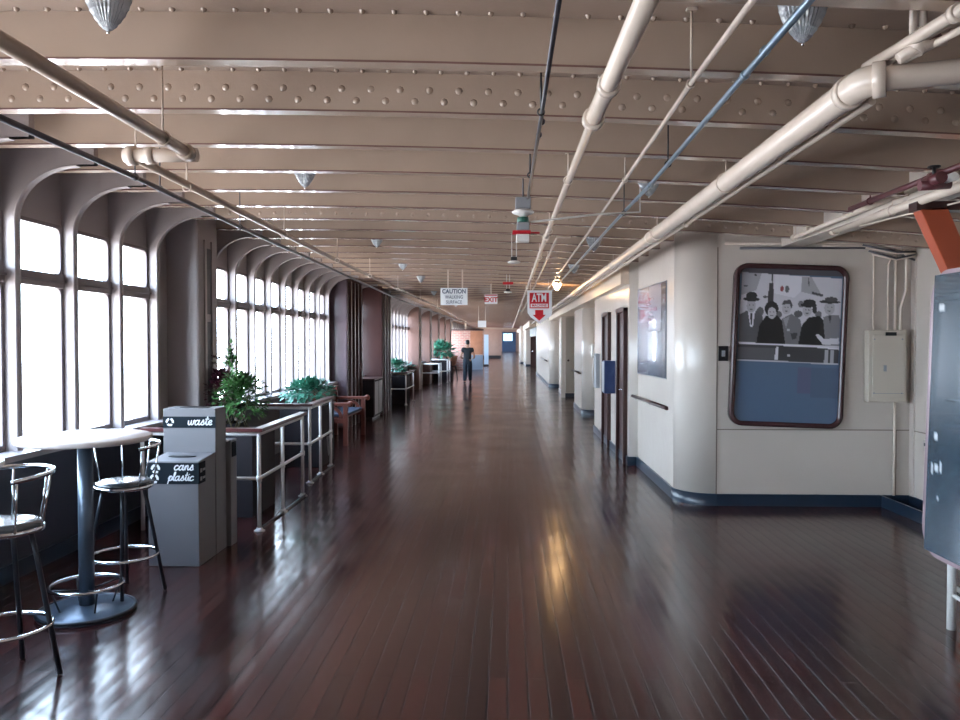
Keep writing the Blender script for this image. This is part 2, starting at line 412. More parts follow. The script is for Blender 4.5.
# baseboard following the wall
def offset_strip(pl, d, h, th0=0.0):
    mb = MB(); P = [Vector((p[0], p[1])) for p in pl]; out = []
    for i, p in enumerate(P):
        ns = []
        if i > 0: t = (p-P[i-1]).normalized(); ns.append(Vector((-t.y, t.x)))
        if i < len(P)-1: t = (P[i+1]-p).normalized(); ns.append(Vector((-t.y, t.x)))
        nn = sum(ns, Vector((0, 0)))
        if nn.length < 1e-6: nn = ns[0]
        nn.normalize(); k = 1/max(.5, nn.dot(ns[0])); out.append(p+nn*d*k)
    for i in range(len(P)-1):
        a, b, c, e = P[i], P[i+1], out[i], out[i+1]
        mb.add([(c.x,c.y,th0),(e.x,e.y,th0),(e.x,e.y,h),(c.x,c.y,h)], [(0,1,2,3)], (a-b).length < .12)
        mb.add([(c.x,c.y,h),(e.x,e.y,h),(b.x,b.y,h),(a.x,a.y,h)], [(0,1,2,3)])
    for i in (0, len(P)-1):
        a, c = P[i], out[i]; mb.add([(a.x,a.y,th0),(c.x,c.y,th0),(c.x,c.y,h),(a.x,a.y,h)], [(0,1,2,3)])
    return mb
plan_d = densify(plan+[(1.7, Y1)])[:-1]
# left-hand normal of travel (+Y) points to -X: the corridor side
struct(offset_strip([p for p in plan_d], 0.02, 0.12).build('baseboard_right', M['base']))
# cornice / soffit over doors and recesses
mb = MB()
for y0 in range(0, 15):
    a = 10.47+y0*6; b = min(a+6, Y1)
    if a >= Y1: break
    mb.box((1.50 if a < 40 else 1.1, a, 2.42), (2.4, b, 2.78))
struct(mb.build('trim_2', M['trimc']))
# thin seams of the panelled bulkhead
mb = MB()
mb.box((2.095, 7.912, .12), (2.105, 7.922, 2.6)); mb.box((2.10, 7.912, .765), (4.0, 7.922, .775)); mb.box((3.86, 7.905, .12), (3.875, 7.922, .765))
mb.box((4.012, 2.0, .765), (4.024, 7.9, .775)); mb.box((4.012, 7.0, .12), (4.024, 7.012, 2.6))
struct(mb.build('trim_3', mat('panel_seam_line', (0.22, 0.17, 0.14), 0.6)))
struct(MB().box((4.005, 7.84, .12), (4.02, 7.92, 2.5)).build('trim_4', M['cream']))

# doors in the right wall
def wall_door(num, y0, y1, xw, ztop=2.06, panel=M['brown']):
    d = MB().box((xw-.012, y0, 0.0), (xw+.05, y1, ztop)).build('door_%d' % num, panel)
    struct(d)
    f = MB().box((xw-.055, y0-.06, 0), (xw+.04, y0+.02, ztop+.06)).box((xw-.055, y1-.02, 0), (xw+.04, y1+.06, ztop+.06)).box((xw-.055, y0-.06, ztop), (xw+.04, y1+.06, ztop+.06))
    f.build('door_frame', M['brown'], d, bevel=.008)
    MB().tube([(xw-.02, y0+.1, 1.0), (xw-.07, y0+.1, 1.0), (xw-.07, y0+.2, 1.0)], .01, 8).build('door_handle', M['chrome'], d)
    return d
wall_door(1, 10.62, 11.25, 1.605)
wall_door(2, 12.25, 12.95, 1.60)
struct(MB().box((1.72, 23.36, .12), (2.3, 23.42, 2.35)).build('door_3', M['gray'])) if False else None
mb = MB().box((1.72, 23.34, .14), (2.28, 23.40, 2.38)); d3 = struct(mb.build('door_3', mat('grey_flush_panel', (0.40, 0.36, 0.31), 0.4)))
MB().dome((1.80, 23.34, 1.1), .035, .05, (0, -1, 0), 10).build('door_handle', M['brown'], d3)
struct(MB().box((1.58, 23.2, 0), (1.70, 23.34, 2.42)).build('trim_5', M['cream']))
# dark arched entrance on the right, far
arcp = [(1.43, 0), (1.43, 2.45)]
mb = MB().box((1.43, 40.3, 1.95), (1.50, 51.6, 2.45)); struct(mb.build('trim_6', M['tealdark']))
mb = MB().box((1.9, 40.02, 0), (2.6, 40.1, 2.4)); struct(mb.build('trim_7', M['tealdark']))
d4 = struct(MB().box((1.5, 51.9, 0), (2.3, 51.99, 2.0)).build('door_4', M['brown']))
MB().dome((1.65, 51.9, 1.0), .05, .05, (0, -1, 0), 8).build('door_handle', M['chrome'], d4)
struct(MB().box((1.55, 61.96, 0), (1.62, 68, 2.3)).build('trim_8', M['brown']))

# ------------------------------------------------------------------ left (outboard) wall
XG, XI = -3.46, -3.37        # glass plane, inner edge of the frames
SILL, WTOP = 0.90, 2.545
TR0, TR1 = 2.06, 2.165
mb = MB(); 
y = Y0
while y < Y1:
    b = min(y+4, Y1); mb.box((-3.62, y, 0), (XG+.02, b, SILL)); y = b
wall = struct(mb.build('wall_left', M['dado']))
mb = MB(); y = Y0
while y < Y1:
    b = min(y+4, Y1); mb.box((-3.62, y, WTOP), (XG+.0, b, 3.05)); y = b
mb.build('upper_panel', M['leftw'], wall)
mb = MB(); y = Y0
while y < Y1:
    b = min(y+4, Y1); mb.box((XG, y, SILL-.04), (-3.25, b, SILL+.0)); y = b
mb.build('sill_ledge', M['leftw'], wall)
mb = MB(); y = Y0
while y < Y1:
    b = min(y+4, Y1); mb.box((XG+.02, y, 0), (XG+.045, b, .12)); y = b
struct(mb.build('baseboard_left', M['base']))
# rib (frame) with rounded knee up to the beam
def knee_mb(y):
    cx, cz = -2.93, 2.49
    rx = cx-XI; top = ZB(-2.9)
    pts = [(XG-.02, SILL), (XI, SILL), (XI, cz)]
    for i in range(1, 13):
        a = PI-(PI/2)*i/12
        pts.append((cx+rx*math.cos(a), cz+(top-.004-cz)*math.sin(a)))
    pts += [(cx+.12, top-.004), (cx+.12, top+.03), (XG-.02, top+.06)]
    m = MB(); n = len(pts)
    # split into a quad strip along the outer edge so the concave shape fills well
    outer = [(XG-.02, p[1]) for p in pts[1:-1]]
    inner = pts[1:-1]
    inner_f = inner
    vs = []
    for (p, q) in zip(outer, inner_f): vs += [(p[0], y-.028, p[1]), (q[0], y-.028, q[1]), (p[0], y+.028, p[1]), (q[0], y+.028, q[1])]
    k = len(inner_f); fs = []; fs2 = []
    for i in range(k-1):
        a = 4*i; b = 4*(i+1)
        fs += [(a, a+1, b+1, b), (a+2, b+2, b+3, a+3)]; fs2 += [(a+1, a+3, b+3, b+1)]
    m.add(vs, fs, False); m.add(vs, fs2, True)
    m.box((XG-.02, y-.027, top-.004), (cx+.12, y+.028, top+.03+.17))
    # face flange along the inner edge
    strip = []
    for q in inner_f[:-2]: strip.append(q)
    out = []
    for i, q in enumerate(strip):
        a = strip[max(0, i-1)]; b = strip[min(len(strip)-1, i+1)]; dx, dz = b[0]-a[0], b[1]-a[1]; L_ = math.hypot(dx, dz)
        out.append((q[0]+dz/L_*.009, q[1]-dx/L_*.009))
    vs = []
    for q, r_ in zip(strip, out): vs += [(q[0]-.001, y-.031, q[1]), (q[0]-.001, y+.031, q[1]), (r_[0], y+.031, r_[1]), (r_[0], y-.031, r_[1])]
    fs = []
    for i in range(len(strip)-1):
        for e in range(4): fs.append((4*i+e, 4*i+(e+1) % 4, 4*i+4+(e+1) % 4, 4*i+4+e))
    m.add(vs, fs, True)
    return m
GR = FR
def ky(k): return FB+FR*k-.17
posts = [k for k in range(-12, 58)]
def zone(y):     # solid stretches of the outboard wall; the first, unseen, added to cut light
    for (a, b) in ((-9, -1.7), (7.75, 8.75), (14.6, 16.3), (17.2, 20.3), (26.6, 27.6), (30.3, 31.3), (33.9, 34.9), (37.4, 38.4), (41.0, 42.0)):
        if a <= y <= b: return True
    return False
wn = 0
def window(y0, y1, detail=True):
    global wn; wn += 1
    m = MB(); t = .035; xf0, xf1 = XG-.03, XG+.015
    m.box((xf0, y0, SILL), (xf1, y0+t, WTOP)); m.box((xf0, y1-t, SILL), (xf1, y1, WTOP))
    m.box((xf0, y0+t, SILL), (xf1, y1-t, SILL+.04)); m.box((xf0, y0+t, WTOP-.03), (xf1, y1-t, WTOP))
    # rounded corner fillets of the upper light
    if detail:
        for (yy, s) in ((y0+t, 1), (y1-t, -1)):
            for (zz, u) in ((WTOP-.03, -1), (TR1, 1), (TR0, -1)):
                r = .05; pts = [(yy, zz)]+[(yy+s*r*(1-math.sin(a)), zz+u*r*(1-math.cos(a))) for a in [PI/2*i/5 for i in range(6)]]
                m.prism(pts, 'x', xf0+.005, xf1-.002)
    w = struct(m.build('window_%d' % wn, M['wframe']))
    m = MB().box((XG-.035, y0+t, TR0), (XG+.045, y1-t, TR1)).box((XG+.02, y0+t, TR0+.045), (XG+.06, y1-t, TR0+.06))
    m.build('transom', M['wframe'], w)
    MB().box((XG-.012, y0+t, SILL+.03), (XG-.006, y1-t, TR0+.01)).build('lower_pane', M['glass'], w)
    MB().box((XG-.012, y0+t, TR1-.01), (XG-.006, y1-t, WTOP-.02)).build('upper_pane', M['glass'], w)
for i in range(len(posts)):
    k = posts[i]; y = ky(k)
    if y > 44: break
    if not zone(y): knee_mb(y).build('knee_bracket', M['leftw'], wall)
    yn = ky(k+1)
    if zone((y+yn)/2):
        MB().box((-3.62, y-.03, SILL), (XG+.005, yn+.03, WTOP)).build('blank_panel', M['leftw'], wall)
    else: window(y+.03, yn-.03)
y = ky(57)+.03
mb = MB()
while y < Y1-2.2:
    window(y, y+2.0, False); mb.box((-3.6, y+2.0, SILL), (XI, y+2.15, 3.0)); y += 2.15
mb.build('far_mullion', M['leftw'], wall)
mbx = MB().box((-3.62, y, SILL), (XG, Y1, WTOP)).build('blank_panel', M['leftw'], wall)

# near pilaster with a slotted side
m = MB().box((-3.5, 7.80, 0), (-3.13, 8.32, ZB(-3.2)+.15)); p = struct(m.build('trim_9', M['leftw'], bevel=.02))
m = MB().box((-3.14, 7.98, .95), (-3.122, 8.12, 1.86)).box((-3.14, 7.98, 1.94), (-3.122, 8.12, 2.62)); m.build('dark_slot', M['dado'], p)
m = MB().box((-3.128, 7.93, .9), (-3.112, 7.98, 2.7)).box((-3.128, 8.12, .9), (-3.112, 8.17, 2.7)); m.build('slot_moulding', M['leftw'], p)
# brown timber lobby enclosures and brown pilasters further on
M['lobby'] = mat('lobby_brown_gloss', (0.12, 0.085, 0.10), 0.24, var=0.15, vscale=3)
p = struct(MB().box((-3.5, 14.78, 0), (-3.06, 16.3, ZB(-3)+.1)).build('trim_10', M['lobby'], bevel=.03))
m = MB()
for yy in (15.0, 15.35, 15.7, 16.05): m.box((-3.062, yy, 0), (-3.03, yy+.1, 2.82))
m.build('pilaster_strip', M['brown'], p)
p = struct(MB().box((-3.5, 17.6, 0), (-2.84, 18.9, ZB(-3)+.1)).build('trim_11', M['brown'], bevel=.03))
m = MB()
for yy in (17.75, 18.15, 18.55): m.box((-2.842, yy, 0), (-2.81, yy+.12, 2.8))
m.build('pilaster_strip', M['lobby'], p)
M['brp'] = mat('brown_pilaster', (0.14, 0.075, 0.06), 0.4, var=0.15)
for i, yy in enumerate((26.7, 30.4, 34.0, 37.5, 41.1)):
    struct(MB().box((-3.5, yy, 0), (-3.05, yy+.75, 2.9)).build('trim_%d' % (12+i), M['brp'], bevel=.02))
# walls closing both ends of the corridor
struct(MB().box((-3.62, Y0-.1, 0), (4.75, Y0, 3.05)).build('wall_back', M['cream']))
w = struct(MB().box((-3.62, Y1, 0), (4.75, Y1+.1, 3.1)).build('wall_far', M['peach'], noshear=False))
m = MB().box((-.75, Y1-.1, 0), (1.0, Y1, 1.3)).box((.55, Y1-.1, 1.3), (1.0, Y1, 2.5)).box((-.75, Y1-.1, 1.3), (-.6, Y1, 2.5))
struct(m.build('trim_20', M['endblue']))
wf = struct(MB().box((-.6, Y1-.08, 1.3), (.55, Y1-.02, 1.36)).box((-.05, Y1-.08, 1.36), (0, Y1-.02, 2.4)).box((-.6, Y1-.08, 2.3), (.55, Y1-.02, 2.5)).build('window_%d' % (wn+1), M['endblue']))
MB().box((-.6, Y1-.03, 1.36), (.55, Y1-.01, 2.3)).build('lit_pane', mat('daylit_pane', (.5,.7,.9), .3, emit=(.6,.8,1), estr=1.5), wf)

# ------------------------------------------------------------------ pipes under the ceiling
def pipe(name, label, pts, r, m, group=None, couplings=(), hangers=(), cr=1.35, cl=.035, cat='pipe', hm=None, caps=True):
    """pts: world points; the first is the base of the thing. couplings/hangers: (x, y, z) points on the run"""
    base = Vector(pts[0])
    t = thing(name, label, cat, tuple(base), group)
    # subdivide long runs so that they follow the deck
    P = [Vector(pts[0])]; RR = [r[0] if isinstance(r, list) else r]
    for i in range(1, len(pts)):
        a, b = Vector(pts[i-1]), Vector(pts[i]); n = max(1, int((b-a).length/4)) if b.y > 30 else 1
        for k in range(1, n+1):
            P.append(a.lerp(b, k/n)); RR.append(r[i] if isinstance(r, list) else r)
    MB().tube(P, RR, 14).build('tube', m, t)
    for (c, d, rr) in couplings:
        c = Vector(c); d = Vector(d).normalized()
        MB().tube([c-d*cl, c-d*cl*.99, c+d*cl*.99, c+d*cl], [rr*1.08, rr*cr, rr*cr, rr*1.08], 16).build('coupling', m, t)
    for (c, rr) in hangers:
        c = Vector(c); dyb = (c.y-FB) % FR; zt = ZB(c.x)+(.012 if dyb < .08 else PL)
        mbh = MB().tube([c+Vector((0, 0, rr*.7)), (c.x, c.y, zt)], .005, 6)
        mbh.tube([(c.x+(rr+.004)*math.cos(a), c.y, c.z+(rr+.004)*math.sin(a)) for a in [2*PI*i/14 for i in range(14)]], .0045, 6, closed=True)
        mbh.box((c.x-.02, c.y-.012, zt-.012), (c.x+.02, c.y+.012, zt+.004))
        mbh.build('hanger', hm or m, t)
    return t
def bend(a, b, c, r, n=6):       # rounded corner at b
    a, b, c = Vector(a), Vector(b), Vector(c)
    p = b+(a-b).normalized()*r; q = b+(c-b).normalized()*r
    return [p.lerp(b, t).lerp(b.lerp(q, t), t) for t in [i/n for i in range(n+1)]]
def bk(n): return FB+FR*n+.04     # y under beam n
X_ = (1, 0, 0); Y_ = (0, 1, 0)

# thick cream main with the elbow
PZ = 2.62
el = aty(864, 82, 2.93)
ex = aty(985, 63, 2.76)
bx, by, bz = el.x, el.y, el.z
far = (1.22, 60, 2.62)
pts = [(ex.x+.9, ex.y-.22, ex.z), el+(ex-el).normalized()*.065]+bend(ex, el, (bx, 5, bz), .04)+[(bx, 7.2, bz), (bx, 7.25, bz), far]
rs = [.044, .044]+[.056]*(len(pts)-4)+[.046, .046]
ed = (ex-el).normalized()
pipe('water_main_pipe', 'thickest cream pipe along the right of the ceiling, bending sharply right near the camera', pts, rs, M['pipe'],
     couplings=[(el+ed*.05, ed, .058), ((bx, by+.12, bz), Y_, .057), ((bx, 7.2, bz), Y_, .052), ((bx, 15.4, bz), Y_, .048), ((bx, 24, bz), Y_, .048)],
     hangers=[((bx, bk(k), bz), .055) for k in (2, 5, 9, 14, 19, 26, 34, 42)], cr=1.12, cl=.022)
# slim pipe running beside it
a1 = Vector((bx+.085, 3.05, bz-.035))
pipe('sprinkler_branch_pipe', 'slim cream pipe tucked beside and under the thickest cream ceiling pipe', [a1, (bx+.075, 28, bz-.02)], .015, M['pipe'],
     couplings=[((a1.x, 6.1, a1.z), Y_, .016), ((a1.x, 9.2, a1.z), Y_, .016)], hangers=[((a1.x, bk(k), a1.z), .015) for k in (4, 8, 13, 20)])
# white centre pipe
cx = .372; cz = 2.625
c0 = aty(655, -20, 2.15)
pipe('sprinkler_pipe', 'cream pipe down the middle of the ceiling that narrows at a collar', [(c0.x, 2.1, cz), (cx, 3.44, cz), (cx, 3.46, cz), (cx-.02, 7.3, cz), (cx-.04, 34, 2.64), (cx-.04, 60, 2.66)], [.035, .035, .021, .021, .021, .021], M['pipe'],
     couplings=[((cx, 3.45, cz), Y_, .036), ((cx+.01, 3.0, cz), Y_, .033), ((cx-.02, 7.3, cz), Y_, .025), ((cx-.03, 14, cz+.005), Y_, .022)],
     hangers=[((cx-.01, bk(k), cz), .022) for k in (2, 5, 8, 12, 17, 24, 33)], cl=.025)
# cream thin conduit
q0 = aty(762, -12, 2.2); q1 = aty(690, 85, 3.16); q2 = aty(625, 180, 5.0); q3 = aty(576, 250, 8.7)
pipe('conduit_pipe', 'thin cream conduit between the middle pipe and the blue-grey conduit', [q0, q1, q2, q3, (q3.x+.05, 30, 2.68)], .011, M['pipe'],
     couplings=[(q1, Y_, .011)], hangers=[(q1+Vector((0, -.02, 0)), .012), (q2, .012)], cat='conduit', cl=.015)
# blue grey conduit
b0 = aty(822, -14, 2.25); b1 = aty(745, 75, 2.98); b2 = aty(650, 185, 5.1); b3 = aty(622, 214, 6.3)
pipe('conduit_pipe', 'blue-grey steel conduit with black clamps crossing in front of the right lamp', [b0, b1, b2, b3, (b3.x-.02, 16, 2.69)], .0125, M['pipeg'],
     couplings=[(b1, (b2-b1), .013), (aty(765, 51, 2.78), (b2-b1), .013), (b2, Y_, .013)], hangers=[(aty(668, 164, 4.65), .013), (aty(624, 213, 6.1), .013)], cat='conduit', hm=M['black'], cl=.012)
# dark conduit left of centre to the alarm unit
d0 = aty(561, -14, 2.3); d1 = aty(542, 112, 3.6); d2 = aty(528, 198, 5.5)
pipe('conduit_pipe', 'dark grey conduit left of the middle pipe, ending at the hanging alarm unit', [d0, d1, d2], .0095, M['piped'],
     couplings=[(aty(542, 122, 3.8), Y_, .011), (aty(539, 135, 4.0), Y_, .011)], hangers=[(aty(541, 112, 3.6), .011), (aty(530, 175, 5.0), .011)], cat='conduit', hm=M['black'], cl=.012)
# small pipe starting beyond
e0 = Vector(aty(570, 237, 8.0)); e1 = Vector(aty(557, 237, 7.9))
pipe('conduit_pipe', 'short-cornered thin cream pipe starting beyond the alarm unit', [e0, e1, (e1.x, 8.2, e1.z-.01), (e1.x, 30, e1.z-.02)], .013, M['pipe'], hangers=[((e1.x, bk(9), e1.z-.01), .013)], cat='pipe')
# cross cable from alarm to the right
g0 = aty(531, 222, 5.62); g1 = aty(600, 214, 5.75); g2 = aty(640, 212, 5.8)
pipe('cable', 'white cable looping across from the hanging alarm unit to the pipes on the right', [g0, aty(565, 218, 5.65), g1, g2, (g2.x, g2.y, ZB(g2.x)+.05)], .007, M['white'], cat='cable')

# left pipes
l0 = aty(-30, 22, 2.35); l1 = aty(186, 152, 4.02)
lz = l1.z
pl = [l0, l1+Vector((0, -.03, 0))]
pl += bend(l0, (l1.x, 4.12, lz), (l1.x-.33, 4.12, lz), .05)[1:]
l2 = Vector((l1.x-.36, 4.12, lz))
pipe('steam_pipe', 'tan pipe at upper left running from the near corner to a sideways offset', [l0, (l1.x, l1.y, lz)], .030, M['pipen'],
     couplings=[((l1.x, 4.02, lz), Y_, .032)], hangers=[(Vector(l0).lerp(l1, .83), .03)], cl=.03)
t_ = Vector((l1.x+.0, 4.09, lz))
pipe('offset_pipe', 'short cream crosswise pipe with collars joining the two tan pipes at upper left', [(t_.x+.03, 4.09, lz+.0), (l1.x-.36, 4.09, lz)], .036, M['pipe'],
     couplings=[((l1.x-.32, 4.09, lz), X_, .038), ((l1.x-.22, 4.09, lz), X_, .034)], hangers=[((l1.x-.3, 4.09, lz), .036)], cl=.022)
s0 = Vector((l1.x-.31, 4.14, lz-.01))
s1 = aty(440, 308, 26)
pipe('steam_pipe', 'long tan pipe running away down the left side of the ceiling from the offset', [s0, aty(245, 214, 5.75), aty(330, 257, 9.0), s1, (s1.x-.02, 55, 2.62)], .023, M['pipen'],
     couplings=[], hangers=[((s0.x+(aty(245, 214, 5.75).x-s0.x)*(bk(k)-s0.y)/1.61 if k < 4 else -1.99, bk(k), 2.60), .022) for k in (2, 5, 8, 11, 15, 20, 26)], hm=M['pipe'])
k0 = aty(-40, 100, 3.25); k1 = aty(135, 177, 4.72); k2 = aty(240, 227, 6.55); k3 = aty(330, 268, 10.0); k4 = aty(400, 300, 17.0)
pipe('conduit_pipe', 'black conduit along the top of the left windows', [k0, k1, k2, k3, k4, (k4.x, 40, 2.68)], .016, M['piped'],
     couplings=[(k1, Y_, .015)], hangers=[(k1, .015), (aty(160, 189, 5.1), .015), (k2, .015)], cat='conduit', cl=.02)

# twin pipes over the right passage
r0 = aty(793, 238, 7.35); r1 = aty(833, 231, 6.85)
rz0, rz1 = r0.z, r1.z
rn0 = aty(985, 160, 4.6); rn1 = aty(985, 178, 4.45)
pipe('drain_pipe', 'slimmer upper cream pipe of the twin run above the framed photograph', [rn0, r0+Vector((0, -.05, 0)), r0+Vector((0, .3, .0))][:2]+[r0], .020, M['pipe'],
     couplings=[(r0+Vector((0, -.03, 0)), Y_, .022)], hangers=[(Vector(rn0).lerp(r0, .62), .02), (r0+Vector((-.0, -.06, 0)), .02)], cl=.025)
tt = [o for o in C.objects if o.get('label', '').startswith('slimmer upper cream')][0]
MB().tube([r0.lerp(rn0, .12), r0.lerp(rn0, .12)+Vector((0, 0, .16))], .018, 10).build('riser_stub', M['pipe'], tt)
pipe('drain_pipe', 'thicker lower cream pipe of the twin run above the framed photograph', [rn1, r1], .030, M['pipe'],
     couplings=[(r1+Vector((0, -.03, 0)), Y_, .031)], hangers=[(Vector(rn1).lerp(r1, .5), .03)], cl=.025)
tt = [o for o in C.objects if o.get('label', '').startswith('thicker lower cream')][0]
MB().tube([r1+Vector((0, -.03, .02)), r1+Vector((0, -.03, .17))], .028, 12).build('riser_stub', M['pipe'], tt)
m0 = aty(985, 156, 4.15); m1 = aty(850, 209, 5.85)
pipe('drain_pipe', 'maroon pipe running above and behind the twin cream pipes at right', [m0, m1], .018, M['redpipe'], couplings=[(m0.lerp(m1, .30), (m1-m0), .02)], hangers=[(m0.lerp(m1, .8), .018)], cl=.04)
# valve and clamp cluster
vc = aty(934, 180, 4.58)
v = thing('valve', 'maroon gate valve with a small black handwheel clamped on the twin pipes', 'valve', tuple(vc))
MB().tube([vc+Vector((0, -.08, 0)), vc+Vector((0, .08, 0))], .034, 12).build('valve_body', M['redpipe'], v)
MB().tube([vc+Vector((-.07, .02, -.03)), vc+Vector((.1, .02, -.02))], .028, 12).build('clamp', M['redpipe'], v)
MB().tube([vc+Vector((0, 0, .02)), vc+Vector((0, 0, .075))], .011, 8).build('valve_stem', M['black'], v)
MB().ring(vc+Vector((0, 0, .075)), .03, .006, 16, 6).box(vc+Vector((-.03, -.004, .072)), vc+Vector((.03, .004, .078))).build('handwheel', M['black'], v)
MB().tube([vc+Vector((.06, -.1, .0)), vc+Vector((.06, -.02, .0))], .024, 12).build('flange_nut', M['white'], v)
w0 = aty(905, 215, 5.6); w1 = aty(985, 196, 4.9)
pipe('cable', 'thin pale cable slanting under the twin pipes above the orange brace', [aty(860, 226, 6.2), w0, w1], .006, M['pipe'], cat='cable')

# upper right corner pipes
u0 = aty(866, 68, 3.04); u1 = aty(975, 2, 2.45)
pipe('diagonal_pipe', 'cream pipe slanting from the big elbow up to the top right corner', [u1, u0], .021, M['pipe'], couplings=[(u0.lerp(u1, .86), (u1-u0), .022)], cl=.012)
for (pa, pb, rr, lb) in (((880, 68), (975, 8), .009, 'thin cream conduit just beneath the diagonal pipe in the top right corner'),
                        ((895, 66), (975, 22), .012, 'lower cream conduit of the bundle in the top right corner')):
    pipe('conduit_pipe', lb, [aty(pb[0], pb[1], 2.55), aty(pa[0], pa[1], 2.95)], rr, M['pipe'], cat='conduit')
jb = aty(928, 42, 2.75)
j = thing('pipe_union', 'knuckle of cream pipe fittings in the top right corner behind the big elbow pipe', 'pipe fitting', tuple(jb))
MB().tube([jb+Vector((-.09, .02, -.05)), jb+Vector((-.02, 0, -.01)), jb+Vector((.05, -.02, 0))], .02, 10).build('fitting', M['pipe'], j)
MB().tube([jb+Vector((-.04, .01, -.03)), jb+Vector((0, .0, .04))], .028, 10).build('union_nut', M['pipe'], j)
MB().tube([jb+Vector((0, .0, .0)), jb+Vector((.03, -.01, .02))], .026, 8).build('dark_collar', M['redpipe'], j)
for px, lb in ((913, 'left short vertical cream stub pipe in the top right corner'), (923, 'right short vertical cream stub pipe in the top right corner')):
    a = aty(px, 30, 2.78); pipe('stub_pipe', lb, [a+Vector((0, 0, -.03)), (a.x, a.y, ZB(a.x)+.19)], .012, M['pipe'])

# ------------------------------------------------------------------ ceiling lamps
def lamp(p, lit=False, label='', group=None):
    # p: tip position
    t = thing('ceiling_lamp', label, 'ceiling lamp', (0, 0, 0), group)
    pr = [(.004, 0), (.012, .004), (.024, .014), (.039, .034), (.054, .058), (.067, .085), (.077, .112), (.083, .14), (.085, .165)]
    full = []
    for i in range(len(pr)-1):
        a, b = pr[i], pr[i+1]
        for q in range(3):
            f = q/3; full.append((a[0]+(b[0]-a[0])*f+(.0022 if q == 1 else 0), a[1]+(b[1]-a[1])*f))
    full.append(pr[-1]); full.append((.078, .168))
    MB().lathe(full, (0, 0, .012), 56, False, rib=.04).build('glass_shade', M['lampon'] if lit else M['lampglass'], t, local=True)
    MB().lathe([(.0, 0), (.006, .002), (.007, .008), (.004, .014)], (0, 0, 0), 10).build('finial', M['chrome'], t, local=True)
    ztop = ZB(p.x)+PL-p.z
    zc = .18
    MB().lathe([(.087, zc-.004), (.09, zc+.012), (.06, zc+.03), (.035, zc+.05)], (0, 0, 0), 24).build('collar', M['white'], t, local=True)
    MB().tube([(0, 0, zc+.03), (0, 0, max(zc+.06, ztop+.005))], .02, 10).build('stem', M['pipe'], t, local=True)
    t.location = (p.x, p.y, p.z+sheer(p.y))
    return t
def lat(px, py, Y): return aty(px, py, Y+.12)
LG = 'glass cone lamps along the ceiling'
lamp(lat(108, 34, 2.79), group=LG, label='ribbed glass cone lamp at top left, above the tall table')
lamp(lat(803, 46, 2.76), group=LG, label='ribbed glass cone lamp at top right, behind the blue-grey conduit')
for (px, py, Y, lb) in ((305, 189, 5.62, 'small glass cone lamp beside the left tan pipe, nearest after the top left one'),
                        (377, 248, 9.24, 'small glass cone lamp left of the caution sign, second from the near pair'),
                        (403, 270.5, 12.1, 'small glass cone lamp left of the caution sign, third from the near pair'),
                        (421, 283, 14.27, 'tiny glass cone lamp just upper left of the caution sign'),
                        (434, 296, 18.57, 'tiny glass cone lamp behind the left edge of the caution sign')):
    lamp(lat(px, py, Y), label=lb, group=LG)
for (px, py, Y, lb) in ((649, 198, 5.56, 'small glass cone lamp under the blue-grey conduit at right'),
                        (594, 252, 8.53, 'small glass cone lamp hanging left of the thick main pipe'),
                        (574, 274, 11.4, 'tiny unlit glass cone lamp just before the lit lamp')):
    lamp(lat(px, py, Y), label=lb, group=LG)
LP = lat(557, 291, 15.0)
lt = lamp(LP, lit=True, group=LG, label='lit warm glowing ceiling lamp above the red ATM sign')
for (px, py, Y, lb) in ((456, 307, 22.5, 'tiny cone lamp just below the caution sign'), (520, 312, 28, 'tiny cone lamp far down the middle of the ceiling')):
    lamp(lat(px, py, Y), label=lb, group=LG)
pl_ = bpy.data.lights.new('lamp_bulb', 'POINT'); pl_.energy = 7; pl_.color = (1, .6, .28); pl_.shadow_soft_size = .05
plo = bpy.data.objects.new('lamp_bulb', pl_); C.objects.link(plo); plo.location = (LP.x, LP.y, LP.z-.06); 

# ------------------------------------------------------------------ hanging alarm units
def alarm(px, py, Y, label, k=1.0):
    p = aty(px, py, Y); top = ZB(p.x)+PL
    t = thing('alarm_unit', label, 'alarm unit', (0, 0, 0))
    h = top-p.z
    MB().box((-.055, -.04, -.07), (.055, .04, .015)).build('junction_box', M['gray'], t, local=True, bevel=.005)
    MB().lathe([(.02, -.125), (.03, -.11), (.075, -.095), (.08, -.085), (.06, -.07)], (0, 0, 0), 24).build('disc', M['white'], t, local=True)
    MB().lathe([(.035, -.16), (.042, -.155), (.042, -.125)], (0, 0, 0), 16).build('green_collar', M['green'], t, local=True)
    MB().box((-.045, -.035, -.22), (.045, .035, -.16)).build('sounder', M['gray'], t, local=True, bevel=.006)
    MB().box((-.075, -.03, -.245), (.055, .03, -.218)).box((.05, -.015, -.24), (.12, .015, -.228)).build('red_strobe', M['red'], t, local=True, bevel=.004)
    MB().box((-.05, -.035, -.30), (.045, .035, -.245)).build('white_base', M['white'], t, local=True, bevel=.006)
    MB().tube([(0, 0, 0), (0, 0, h-.002)], .006, 6).build('rod', M['piped'], t, local=True)
    t.location = (p.x, p.y, p.z+sheer(Y))
    return t
alarm(523, 200, 5.6, 'nearest hanging alarm unit with a white disc, green collar and red strobe')
